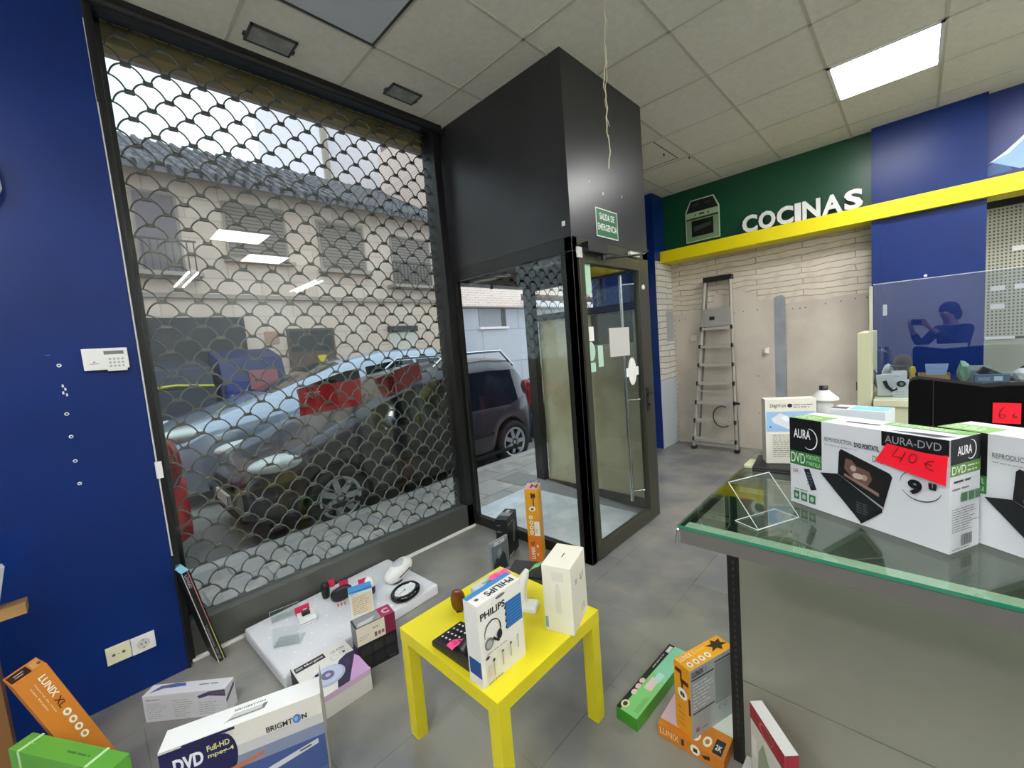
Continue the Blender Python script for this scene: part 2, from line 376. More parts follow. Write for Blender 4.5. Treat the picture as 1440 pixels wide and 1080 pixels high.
# perforated panel
def peg_mat():
    m = bpy.data.materials.new('perforated_steel'); m.use_nodes = True; n = m.node_tree; b = n.nodes['Principled BSDF']; b.inputs['Roughness'].default_value = .5
    t = n.nodes.new('ShaderNodeTexCoord'); s = n.nodes.new('ShaderNodeSeparateXYZ'); n.links.new(t.outputs['Object'], s.inputs[0])
    def ax(o, per):
        a = n.nodes.new('ShaderNodeMath'); a.operation = 'DIVIDE'; a.inputs[1].default_value = per; n.links.new(s.outputs[o], a.inputs[0])
        f = n.nodes.new('ShaderNodeMath'); f.operation = 'FRACT'; n.links.new(a.outputs[0], f.inputs[0])
        g = n.nodes.new('ShaderNodeMath'); g.operation = 'SUBTRACT'; g.inputs[1].default_value = .5; n.links.new(f.outputs[0], g.inputs[0])
        h = n.nodes.new('ShaderNodeMath'); h.operation = 'ABSOLUTE'; n.links.new(g.outputs[0], h.inputs[0])
        l = n.nodes.new('ShaderNodeMath'); l.operation = 'LESS_THAN'; l.inputs[1].default_value = .24; n.links.new(h.outputs[0], l.inputs[0]); return l
    a, c = ax(0, .025), ax(2, .03)
    mu = n.nodes.new('ShaderNodeMath'); mu.operation = 'MULTIPLY'; n.links.new(a.outputs[0], mu.inputs[0]); n.links.new(c.outputs[0], mu.inputs[1])
    mx = n.nodes.new('ShaderNodeMix'); mx.data_type = 'RGBA'; mx.inputs[6].default_value = lin('#b4b5a3'); mx.inputs[7].default_value = lin('#4d4e46')
    n.links.new(mu.outputs[0], mx.inputs[0]); n.links.new(mx.outputs[2], b.inputs['Base Color']); return m
M_peg = peg_mat()
t = thing('perforated_display_wall', 'grey-green perforated steel display back with white label holders, behind the glass screen', 'display wall', (.44, 5.88, .0))
def part(name, mb, parent, bevel=0):
    o = mb.build(name, None, bevel); o.parent = parent; return o
part('perforated_panel', MB().box(0, -.02, 1.22, 2.4, 0, 2.38, M_peg), t)
part('lower_panel', MB().box(0, -.02, .0, 2.4, 0, 1.20, pm('olive_steel', '#b3b5a4', .5)).box(.02, -.035, 1.20, .2, -.02, 1.225, M_white), t)
for (x, z) in ((.17, 2.0), (.05, 1.665), (.05, 1.50), (.19, 1.665), (.40, 1.9), (.38, 1.5)):
    part('label_holder', MB().box(x, -.03, z-.022, x+.085, -.02, z+.022, M_white), t)
part('shelf_ledge', MB().box(-.02, -.12, .86, 2.4, -.02, .9, pm('olive_steel', '#b3b5a4', .5)), t)

# ------------------------------------------------------------------ shop window (window_1)
WY0, WY1 = .2, 2.17
win = bpy.data.objects.new('window_1', None); COL.objects.link(win); struct(win, 'large shop window with dark metal frame')
mb = MB()
mb.box(-2.80, WY0, 3.205, -2.70, WY1, 3.25, M_blk).box(-2.80, WY0, 0.02, -2.70, WY1, .20, M_alu)
mb.box(-2.80, WY0, .0, -2.69, WY0+.03, 3.25, M_blk).box(-2.80, WY1-.07, 0, -2.70, WY1, 3.25, M_blk)
o = part('window_frame', mb, win, .004); o['kind'] = 'structure'
mb = MB(); mb.cyl((-2.685, WY0, 3.215), (-2.685, WY1+.03, 3.215), .022, M_blk); mb.cyl((-2.685, WY1+.03, 3.215), (-2.685, WY1+.045, 3.215), .024, M_chr)
mb.box(-2.72, WY0, 3.225, -2.665, WY1, 3.25, M_blk)
o = part('window_head_bar', mb, win); o['kind'] = 'structure'
o = part('window_pane', MB().box(-2.752, WY0+.03, .18, -2.746, WY1-.04, 3.21, M_glass), win); o['kind'] = 'structure'
o = struct(slab('trim_3', -2.735, .215, 0, -2.685, 2.17, .018, pm('white_strip', '#f2f2ec', .4), None, .003), 'white strip on the floor along the shop window')
mb = MB(); mb.tube([(-2.66, .195, 3.1), (-2.655, .2, 2.2), (-2.655, .198, 1.2), (-2.655, .2, .6)], .0035, pm('cable_trunking', '#c8cac8', .5))
mb.box(-2.66, .19, 1.0, -2.635, .215, 1.08, M_white)
tag(mb.build('alarm_cable'), 'thin pale cable with small white contact sensor running down beside the window', 'cable')

# ------------------------------------------------------------------ rolling grille, fish-scale rods
M_rod = pm('galvanised_rod', '#8b8781', .4, .6)
def grille(y0, y1, z0, z1, X, name, label, ph=.336-.0785, zr=3.048):
    P, A = .157, .0652
    t = thing(name, label, 'security grille', (X, y0, z0))
    mb = MB(); T = Matrix.Translation((-X, -y0, -z0)); mb.M = T
    clips = mb
    k0 = int(math.floor((zr-z1)/A)); k1 = int(math.ceil((zr-z0)/A))
    for k in range(k0, k1+1):
        zb = zr-k*A; off = ph+(P/2 if k % 2 == 0 else 0)
        if zb < z0 or zb+A > z1+.03: continue
        pts = []; n = int(round((y1-y0)/P*18))
        for i in range(n+1):
            y = y0+(y1-y0)*i/n; u = ((y-off)/P) % 1.0; u = abs(u-.5)*2     # 0 at the crest, 1 at the trough
            h = (1-(u/.86)**2.2)**.72 if u < .86 else 0
            pts.append((X+(.004 if k % 2 else -.004), y, zb+A*h*.98+.004))
        mb.tube(pts, .0042, M_rod, n=6)
        m = math.ceil((y0-off)/P)
        while off+m*P < y1:
            y = off+m*P
            if y > y0+.01: clips.box(X-.010, y-.020, zb-.005, X+.010, y+.020, zb+.012, M_rod)
            m += 1
    part('rod_curtain', mb, t)
    for yy in (y0-.02, y1-.01):
        g = MB(); g.M = T; g.box(X-.03, yy, z0-.08, X+.03, yy+.03, z1, M_blk); part('side_guide', g, t)
    return t
gr = grille(.25, 2.12, .16, 3.22, -2.84, 'rolling_grille', 'lowered security grille of wavy fish-scale rods outside the shop window')
part('bottom_bar', MB().box(-.03, 0, -.08, .03, 1.87, .0, M_alu), gr)

# ------------------------------------------------------------------ vestibule
VX, VY0, VY1 = -1.535, 2.2, 3.22
mb = MB()
mb.box(-2.78, VY0, 2.15, VX, VY1, ZC, M_dark)
struct(mb.build('wall_vestibule'), 'anthracite box panels above the glazed entrance vestibule')
M_alu2 = pm('bronze_grey_aluminium', '#4c4c42', .3, .4)
M_alud = pm('dark_aluminium', '#2b2c2a', .35, .3)
win2 = bpy.data.objects.new('window_2', None); COL.objects.link(win2); struct(win2, 'glazed side of the entrance vestibule beside the shop window')
mb = MB(); a, b = VY0, VY0+.05
mb.box(-2.76, a, 2.06, VX, b, 2.15, M_alud).box(-2.76, a, 0, -2.70, b, 2.06, M_alud).box(-1.63, a, 0, VX, b, 2.06, M_alud).box(-2.70, a, 0, -1.63, b, .075, M_alud)
o = part('window_frame', mb, win2, .002); o['kind'] = 'structure'
o = part('window_pane', MB().box(-2.70, a+.022, .07, -1.63, a+.028, 2.06, M_glass2), win2); o['kind'] = 'structure'
# far side of the vestibule: panel of brown board behind glass, low plinth
win3 = bpy.data.objects.new('window_3', None); COL.objects.link(win3); struct(win3, 'far glazed side of the vestibule lined with brown board')
mb = MB(); a, b = VY1-.05, VY1
mb.box(-2.78, a, 2.02, VX-.03, b, 2.15, M_alud).box(-2.82, a-.03, 0, -2.72, b, 2.15, M_alud).box(-2.72, a, .04, VX-.03, b, .11, M_alud).box(-2.72, a, 1.72, VX-.03, b, 1.78, M_alud)
o = part('window_frame', mb, win3, .002); o['kind'] = 'structure'
o = part('window_pane', MB().box(-2.72, a+.02, .11, VX-.03, a+.026, 2.02, M_glass2), win3); o['kind'] = 'structure'
mb = MB(); mb.box(-2.72, VY1+.01, 0, VX-.07, VY1+.02, 1.72, pm('brown_board', '#e2d3b2', .6, noise=(2.5, '#cdbb98', .45, .6)))
mb.box(-2.35, VY1+.006, .1, -2.33, VY1+.01, 1.7, pm('board_seam', '#6d5c45', .6))
mb.box(-2.1, VY1+.006, 1.45, -1.7, VY1+.01, 1.71, pm('dark_board', '#8c8270', .6))
o = part('board_lining', mb, win3); o['kind'] = 'structure'
mb = MB(); mb.M = Matrix(((1, 0, 0, 0), (0, 0, 1, 0), (0, 1, 0, 0), (0, 0, 0, 1)))
mb.prism([(-2.8, .0), (-1.6, .0), (-1.6, .01), (-2.8, .12)], VY1-.10, VY1-.05, pm('grey_plinth', '#8b8c8e', .6))
struct(mb.build('trim_4'), 'sloping grey plinth at the foot of the vestibule wall')
M_marble = pm('white_marble_tile', '#e4e6ec', .3, noise=(4, '#cfd3da', .45, .58))
mb = MB(); mb.box(-2.95, VY0+.05, -.02, VX-.05, VY1-.05, .004, M_marble)
struct(mb.build('floor_vestibule'), 'pale veined marble floor inside the vestibule')
# lintel over the open street doorway
mb = MB(); mb.box(-2.9, VY0, 2.06, -2.74, VY1, 2.2, M_alud); mb.cyl((-2.72, 2.62, 2.06), (-2.72, 2.62, 2.02), .015, M_blk, n=10)
struct(mb.build('trim_5'), 'dark lintel of the open street doorway')
# door
door = bpy.data.objects.new('door_1', None); COL.objects.link(door); struct(door, 'bronze-grey aluminium glass entrance door with stickers and closer')
mb = MB()
mb.box(VX-.06, VY0, 0, VX, VY0+.055, 2.15, M_alu2).box(VX-.06, 3.135, 0, VX, VY1, 2.15, M_alu2).box(VX-.06, VY0, 2.085, VX, VY1, 2.15, M_alu2)
o = part('door_frame', mb, door, .003); o['kind'] = 'structure'
mb = MB(); X0, X1 = VX-.045, VX+.008
mb.box(X0, VY0+.06, .01, X1, VY0+.115, 2.08, M_alu2).box(X0, 3.045, .01, X1, 3.13, 2.08, M_alu2).box(X0, VY0+.115, 1.995, X1, 3.045, 2.08, M_alu2).box(X0, VY0+.115, .01, X1, 3.045, .10, M_alu2)
leaf = part('door_leaf', mb, door, .003); leaf['kind'] = 'structure'
o = part('door_pane', MB().box(VX-.022, VY0+.11, .09, VX-.016, 3.05, 2.0, M_glass2), leaf); o['kind'] = 'structure'
mb = MB()
mb.box(VX+.008, 2.29, 2.055, VX+.06, 2.52, 2.115, M_blk).cyl((VX+.035, 2.5, 2.055), (VX+.035, 2.5, 2.02), .014, M_blk)
mb.tube([(VX+.035, 2.5, 2.03), (VX+.20, 2.75, 2.05), (VX+.09, 3.04, 2.13)], .008, M_blk)
o = part('door_closer', mb, door); o['kind'] = 'structure'; o['label'] = 'black door closer with folding arm'
mb = MB()
for z in (2.05,): mb.box(VX+.004, VY0+.035, z-.03, VX+.016, VY0+.085, z+.035, M_white)
o = part('hinge', mb, door); o['kind'] = 'structure'
mb = MB(); mb.cyl((VX+.0, 3.085, 1.04), (VX+.05, 3.085, 1.04), .012, M_blk).tube([(VX+.05, 3.085, 1.04), (VX+.055, 3.0, 1.04)], .009, M_blk).cyl((VX, 3.085, .95), (VX+.03, 3.085, .95), .011, M_blk).box(VX+.006, 3.065, .9, VX+.012, 3.105, 1.09, M_blk)
o = part('door_handle', mb, door); o['kind'] = 'structure'
mb = MB(); mb.tube([(VX-.10, 2.95, .18), (VX-.10, 2.95, 1.97)], .014, M_chr, n=10)
for z in (.26, 1.0, 1.9): mb.tube([(VX-.10, 2.95, z), (VX-.03, 3.03, z)], .009, M_chr)
o = part('pull_bar', mb, door); o['kind'] = 'structure'
mb = MB(); mb.box(VX+.008, 2.89, 2.09, VX+.03, 3.03, 2.12, M_white).cyl((VX+.01, 3.09, 1.87), (VX+.02, 3.09, 1.87), .018, M_white)
o = part('magnetic_contact', mb, door); o['kind'] = 'structure'
XS = VX-.0155
def sticker(name, poly, mat, label, dx=0):
    m_ = MB(); m_.M = Matrix(((0, 0, 1, XS+dx), (1, 0, 0, 0), (0, 1, 0, 0), (0, 0, 0, 1))); m_.prism(poly, 0, .0012, mat)
    o_ = part(name, m_, leaf); o_['label'] = label; o_['kind'] = 'structure'
def elp(cx, cz, rx, rz, n=28): return [(cx+rx*math.cos(2*PI*k/n), cz+rz*math.sin(2*PI*k/n)) for k in range(n)]
M_sk = pm('sticker_white', '#f4f5f0', .5); M_skg = pm('sticker_pale_green', '#b9ddc9', .5); M_skp = pm('paper_sheet', '#c9c8c4', .6)
sticker('sticker', [(2.315, 1.49), (2.405, 1.49), (2.405, 1.585), (2.315, 1.585)], M_sk, 'small white square sticker')
sticker('sticker', elp(2.362, 1.42, .048, .063), M_skg, 'pale green oval sticker')
sticker('sticker', [(2.443, 1.31), (2.505, 1.31), (2.505, 1.455), (2.443, 1.455)], M_skg, 'tall pale green sticker')
sticker('sticker', [(2.325, 1.283), (2.405, 1.283), (2.405, 1.345), (2.325, 1.345)], M_skg, 'small pale square sticker')
sticker('paper_sheet', [(2.60, 1.365), (2.88, 1.36), (2.885, 1.57), (2.60, 1.57)], M_skp, 'taped grey paper sheet')
sticker('sticker', [(2.316, 1.79), (2.41, 1.80), (2.41, 2.0), (2.316, 2.0)], M_skg, 'pale green notice in the top corner of the door')
cp = elp(2.905, 1.235, .062, .105); cp = [(max(min(x, 2.967), 2.843), z) for x, z in cp]
sticker('sticker', cp, M_sk, 'white round sign on the door'); sticker('sticker', [(2.81, 1.20), (3.0, 1.20), (3.0, 1.265), (2.81, 1.265)], M_sk, 'white bar of the round sign', .0013)
# exit sign
t = thing('exit_sign', 'green emergency exit sign reading SALIDA DE EMERGENCIA on the dark vestibule panel', 'sign', (VX+.001, 2.49, 2.185))
mb = MB(); L = Matrix(((0, 0, 1, 0), (1, 0, 0, 0), (0, 1, 0, 0), (0, 0, 0, 1))); mb.M = L
mb.prism([(0, 0), (.28, 0), (.28, .19), (0, .19)], 0, .003, ink('#e9efe6'))
mb.prism([(.007, .007), (.273, .007), (.273, .183), (.007, .183)], .0031, .0034, ink('#0f6a41'))
mb.text('SALIDA DE', .045, .115, .235, .16, ink('#f3f6ee'), .0042, .02); mb.text('EMERGENCIA', .015, .045, .265, .09, ink('#f3f6ee'), .0042, .02)
part('sign_plate', mb, t)
mb = MB()
for y, z, s in ((2.44, 2.52, .008), (2.86, 2.5, .012), (2.72, 2.88, .01), (2.60, 2.47, .012)): mb.box(VX, y, z, VX+.001, y+s*.5, z+s*1.6, M_white)
mb.box(-1.6, VY0-.002, 2.22, -1.575, VY0, 2.25, M_white)
struct(mb.build('trim_6'), 'tiny pale scuff marks and chips on the vestibule panels')

# ------------------------------------------------------------------ second shopfront grille beyond the vestibule
struct(slab('wall_front', -2.95, 3.28, 2.3, -2.75, 6.1, ZC, M_dark), 'dark wall over the farther shopfront')
struct(slab('wall_front_far', -2.95, 4.6, 0, -2.75, 6.1, 2.3, M_blue))
grille(3.3, 4.58, 1.2, 2.28, -2.84, 'rolling_grille', 'half-lowered fish-scale grille seen through the top of the vestibule', zr=2.2)

# ------------------------------------------------------------------ ceiling lamps
def light_panel(x, y, label):
    t = thing('ceiling_light', label, 'ceiling light', (x, y, ZC-.012), 0, None)
    f = MB(); W, D = .29, .31
    for q in ((-W, -D, W, -D+.02), (-W, D-.02, W, D), (-W, -D, -W+.02, D), (W-.02, -D, W, D)): f.box(q[0], q[1], 0, q[2], q[3], .012, M_white)
    part('frame', f, t)
    d = part('diffuser', MB().box(-W+.02, -D+.02, .001, W-.02, D-.02, .01, M_em), t); d['label'] = 'glowing white diffuser'
    return t
M_em = emis('light_panel_diffuser', '#ffffff', PANEL_STRENGTH)
light_panel(-.17, 4.169, 'bright square ceiling light panel near the green fascia')
for i, (x, y) in enumerate(((1.0, 1.681), (1.0, 4.169), (-.17, -.807), (1.585, -1.43), (-1.34, -2.05), (2.17, 2.3))):
    light_panel(x, y, ('square ceiling light panel above the counter', 'square ceiling light panel above the back counter', 'square ceiling light panel behind the viewer', 'square ceiling light panel in the rear right', 'square ceiling light panel in the rear left', 'square ceiling light panel by the right wall')[i])
M_tube = emis('fill_tube', '#ffffff', 26.0)
for k, (x, y) in enumerate(((-1.2, -1.3), (.6, -1.3), (2.0, -.6), (2.1, 1.2), (2.2, 2.9))):  # unseen hanging battens, added to throw more light on the ceiling
    t = thing('fill_batten', ('added fill light batten, unseen, hanging behind the viewer at left', 'added fill light batten, unseen, hanging behind the viewer in the middle', 'added fill light batten, unseen, hanging behind the viewer at right', 'added fill light batten, unseen, hanging right of the glass counter', 'added fill light batten, unseen, hanging right of the back counter')[k], 'ceiling light', (x, y, 2.82))
    part('spine', MB().box(-.62, -.025, .03, .62, .025, .06, M_white), t)
    part('tube', MB().cyl((-.6, -.05, .01), (.6, -.05, .01), .016, M_tube, n=12), t); part('tube', MB().cyl((-.6, .05, .01), (.6, .05, .01), .016, M_tube, n=12), t)
    for sx in (-.5, .5): part('suspension_rod', MB().cyl((sx, 0, .06), (sx, 0, .43), .004, M_blk, n=6), t)
def downlight(x0, y0, x1, y1, label):
    t = thing('recessed_spotlight', label, 'ceiling light', (x0, y0, ZC-.012)); w_, d_ = x1-x0, y1-y0
    f = MB()
    for q in ((0, 0, w_, .012), (0, d_-.012, w_, d_), (0, 0, .012, d_), (w_-.012, 0, w_, d_)): f.box(q[0], q[1], 0, q[2], q[3], .012, M_dgrey)
    part('frame', f, t, .001)
    g = MB().box(.012, .012, .003, w_-.012, d_-.012, .01, pm('smoked_glass', '#85867f', .35, noise=(12, '#a0a299', .4, .6))); part('lens', g, t)
    part('clip', MB().box(.03, -.012, .004, .06, 0, .012, M_dgrey), t); part('clip', MB().box(.03, d_, .004, .06, d_+.012, .012, M_dgrey), t)
downlight(-2.585, .81, -2.44, 1.04, 'dim rectangular recessed spotlight over the left part of the shop window')
downlight(-2.56, 1.615, -2.425, 1.835, 'dim rectangular recessed spotlight near the dark vestibule')

# ------------------------------------------------------------------ street
G = -.19
M_pave = brick_mat('paving_slabs', '#a7a19b', '#9a9591', '#7c7874', .4, .4, .01, 'yx', rough=.7, bump=.3, noisecol=(5, '#c9b9a6', .5, .7))
M_road = pm('worn_asphalt', '#9a9690', .85, noise=(3, '#86827c', .4, .65), bump=(90, .5))
M_kerb = pm('granite_kerb', '#b5b0aa', .7)
struct(slab('floor_pavement', -3.95, -12, -.35, -2.95, 25, -.04, M_pave), 'worn slab pavement outside the door')
struct(slab('floor_pavement_edge', -4.1, -12, -.35, -3.95, 25, -.045, M_kerb), 'granite kerb')
struct(slab('floor_road', -8.7, -12, -.4, -4.1, 25, G, M_road), 'street surface between the parked cars')
struct(slab('floor_pavement_far', -9.7, -12, -.35, -8.7, 25, -.05, M_pave), 'pavement on the far side of the street')
t = tag(slab('manhole_cover', -3.5, 3.2, -.04, -3.1, 3.55, -.034, pm('cast_iron', '#83807d', .6)), 'grey rectangular service cover in the pavement', 'manhole cover')
M_tan = pm('tan_lintel', '#a08a55', .6); M_soff = pm('pale_soffit', '#bdb6b8', .7)
struct(slab('trim_7', -2.98, -.3, 3.155, -2.88, 2.4, 3.6, M_tan), 'tan lintel above the shop window outside')
struct(slab('trim_8', -3.12, -.5, 3.21, -2.98, 8, 3.4, M_soff), 'pale overhang outside above the shop window')

FX = -9.6
M_stone = brick_mat('beige_stone_blocks', '#e2cab8', '#dabfac', '#c8ad98', 1.1, .36, .012, 'yz', rough=.85, bump=.3, noisecol=(1.2, '#e3d3c0', .5, .7))
M_shut = brick_mat('slatted_shutter', '#9a8a80', '#938378', '#6c5f58', 9, .07, .012, 'yz', rough=.7, bump=.4)
M_dwood = pm('brown_door_wood', '#6b564b', .6); M_open = pm('dark_opening', '#3b3a3c', .6)
M_iron = pm('balcony_iron', '#5a5352', .5); M_rtile = brick_mat('grey_roof_tiles', '#706b6e', '#7a7578', '#4e4a4c', .22, .35, .03, 'yx', rough=.9, bump=.8)
M_corn = pm('cornice_stone', '#a8998c', .8)
bld = thing('stone_house', 'beige stone house across the street with slatted shutters, brown door and dark tiled roof', 'building', (FX, 1.5, -.05))
def bp(name, mb, lab=None):
    mb2 = mb; o_ = mb2.build(name); o_.parent = bld; o_.matrix_parent_inverse = Matrix.Translation(-bld.location)
    if lab: o_['label'] = lab
    return o_
bp('wall', MB().box(FX-3, -6, -.05, FX, 7.5, 5.16, M_stone))
bp('cornice', MB().box(FX, -6, 2.85, FX+.10, 7.5, 2.93, M_corn))
mb = MB(); mb.add([(FX+.55, -6, 4.86), (FX+.55, 7.5, 4.86), (-12.6, 7.5, 6.75), (-12.6, -6, 6.75), (FX+.55, -6, 4.94), (FX+.55, 7.5, 4.94), (-12.6, 7.5, 6.83), (-12.6, -6, 6.83)], [(0, 1, 2, 3), (4, 7, 6, 5), (0, 4, 5, 1), (1, 5, 6, 2), (2, 6, 7, 3), (3, 7, 4, 0)], M_rtile)
for k in range(60):
    y = -6+k*.225; mb.cyl((FX+.58, y, 4.94), (-12.55, y, 6.82), .055, M_rtile, n=6)
bp('roof', mb)
def win_part(y0, y1, z0, z1, mat, name='window', sill=True, rail=False):
    mb = MB().box(FX-.02, y0-.05, z0-.05, FX+.03, y1+.05, z1+.05, M_corn)
    f = bp(name, mb)
    s = MB().box(FX+.03, y0, z0, FX+.045, y1, z1, mat).build('shutter'); s.parent = f
    if sill:
        q = MB().box(FX, y0-.12, z0-.12, FX+.18, y1+.12, z0-.05, M_corn).build('sill'); q.parent = f
    if rail:
        m_ = MB(); zr = z0+.5
        m_.box(FX+.28, y0-.2, zr, FX+.31, y1+.2, zr+.03, M_iron).box(FX, y0-.25, z0-.1, FX+.35, y1+.25, z0-.03, M_corn)
        n = int((y1-y0+.4)/.1)
        for k in range(n+1): m_.box(FX+.285, y0-.2+k*.1, z0-.03, FX+.3, y0-.18+k*.1, zr, M_iron)
        q = m_.build('railing'); q.parent = f

win_part(.95, 1.5, 3.3, 4.65, pm('grey_shutter', '#86797a', .7), rail=True)
win_part(2.28, 3.30, 3.68, 4.68, M_shut); win_part(4.05, 5.05, 3.6, 4.6, M_shut); win_part(5.85, 6.95, 3.3, 4.5, M_shut, rail=True)


bp('garage_opening', MB().box(FX-.02, .7, .0, FX+.03, 2.35, 2.5, M_open))
mb = MB().box(FX-.02, 3.1, 0, FX+.04, 4.1, 2.25, M_dwood).box(FX+.04, 3.15, 1.75, FX+.05, 4.05, 2.2, M_open).box(FX+.04, 3.3, .9, FX+.06, 3.9, 1.2, pm('letter_plate', '#a59272', .6)); bp('entrance_door', mb)
mb = MB().box(FX+.04, 3.68, 1.5, FX+.055, 3.86, 1.65, ink('#e6cf2e')); bp('yellow_notice', mb)
bp('wall_plaque', MB().box(FX, 2.68, 1.95, FX+.02, 2.95, 2.2, ink('#b58f78')))
bp('ground_floor_window', MB().box(FX-.02, 5.5, 1.0, FX+.02, 6.3, 2.1, pm('pale_blind', '#d8cdc0', .7)).box(FX+.02, 5.48, 2.1, FX+.08, 6.33, 2.25, M_open))
bp('foundation_band', MB().box(FX, -6, -.05, FX+.04, 7.5, .55, pm('grey_base_render', '#b9b3b2', .8)))
# tall pinkish block behind
M_pink = pm('pinkish_render', '#e2d5d6', .85)
t = thing('apartment_block', 'pale pinkish taller block rising behind the tiled roof', 'building', (-16, 12, -.05))
mb = MB(); mb.M = Matrix.Translation((16, -12, .05)); mb.box(-20, 6.3, 0, -14, 24, 12, M_pink); part('wall', mb, t)
mb = MB(); mb.M = Matrix.Translation((16, -12, .05)); mb.box(-14, 6.3, 0, -13.9, 6.5, 12, M_corn).box(-14.0, 8.5, 8.6, -13.96, 10, 9.9, M_shut); part('window', mb, t)
# building seen through the doorway
t = thing('rendered_building', 'grey rendered building with pink brick upper floor seen through the doorway', 'building', (FX, 12, -.05))
T = Matrix.Translation((-FX, -12, .05))
M_gr = brick_mat('grey_render_joints', '#b4b2b8', '#b0aeb4', '#9c9aa0', 3.3, 1.06, .02, 'yz', rough=.85, bump=.2)
M_pb = brick_mat('pink_brick', '#d9b4a2', '#e2c3b4', '#e9ddd6', .24, .07, .012, 'yz', rough=.85, bump=.3)
def bp2(name, fn, par=t):
    mb = MB(); mb.M = T; fn(mb); return part(name, mb, par)
bp2('wall', lambda m: m.box(FX-3, 7.5, -.05, FX, 24, 2.72, M_gr))
bp2('brick_upper_floor', lambda m: m.box(FX-3, 7.5, 2.75, FX+.35, 10.2, 8, M_pb).box(FX-3, 10.2, 3.2, FX+.2, 24, 8, M_pb).box(FX-3, 10.2, 2.75, FX+.5, 24, 2.95, M_pink))
bp2('window', lambda m: m.box(FX-.02, 8.6, 2.15, FX+.02, 9.75, 2.72, pm('grey_blind', '#8d8b90', .7)).box(FX, 8.55, 2.08, FX+.1, 9.8, 2.15, M_pink).box(FX+.02, 9.55, 2.15, FX+.03, 9.75, 2.72, M_open))
# containers
def container(name, label, y, x, body, extra):
    t = thing(name, label, 'recycling container', (x, y, -.05), 0, 'street containers')
    mb = MB(); mb.box(-.5, 0, .12, .5, 1.0, 1.3, body, (-.03, -.03)); part('body', mb, t, .03)
    mb = MB(); mb.M = Matrix(((1, 0, 0, 0), (0, 0, 1, 0), (0, 1, 0, 0), (0, 0, 0, 1)))
    if extra: mb.prism([(-.5, 1.3), (.55, 1.3), (.4, 1.72), (-.3, 1.9)], 0, 1.0, body)
    else: mb.prism([(-.52, 1.3), (.55, 1.3), (.5, 1.62), (-.4, 1.8)], 0, 1.0, body)
    part('lid', mb, t, .02)
    mb = MB()
    if extra: mb.box(.50, .40, 1.0, .55, .85, 1.5, ink('#b06a72')).box(.50, .05, 1.0, .54, .38, 1.35, ink('#38408f')); mb.tube([(.56, .1, 1.1), (.56, .2, .98), (.56, .5, .93), (.56, .75, 1.05), (.56, .98, 1.12)], .022, ink('#cfc83e'))
    else: mb.tube([(.56, .02, 1.33), (.56, .5, 1.36), (.56, 1.0, 1.30)], .02, ink('#d3cc3c')).box(.545, .08, 1.40, .56, .24, 1.5, ink('#cfd0bb'))
    part('markings', mb, t)
    for yy in (.12, .88):
        part('wheel', MB().cyl((.3, yy-.04, .1), (.3, yy+.04, .1), .1, M_blk).cyl((-.3, yy-.04, .1), (-.3, yy+.04, .1), .1, M_blk), t)
container('recycling_container', 'dark grey street container with yellow stripe', 0.50, -8.95, pm('dark_grey_container', '#3c3f4c', .5), False)
container('recycling_container', 'navy street container with pink patch and yellow swoosh', 1.63, -8.95, pm('navy_container', '#2f3460', .5), True)

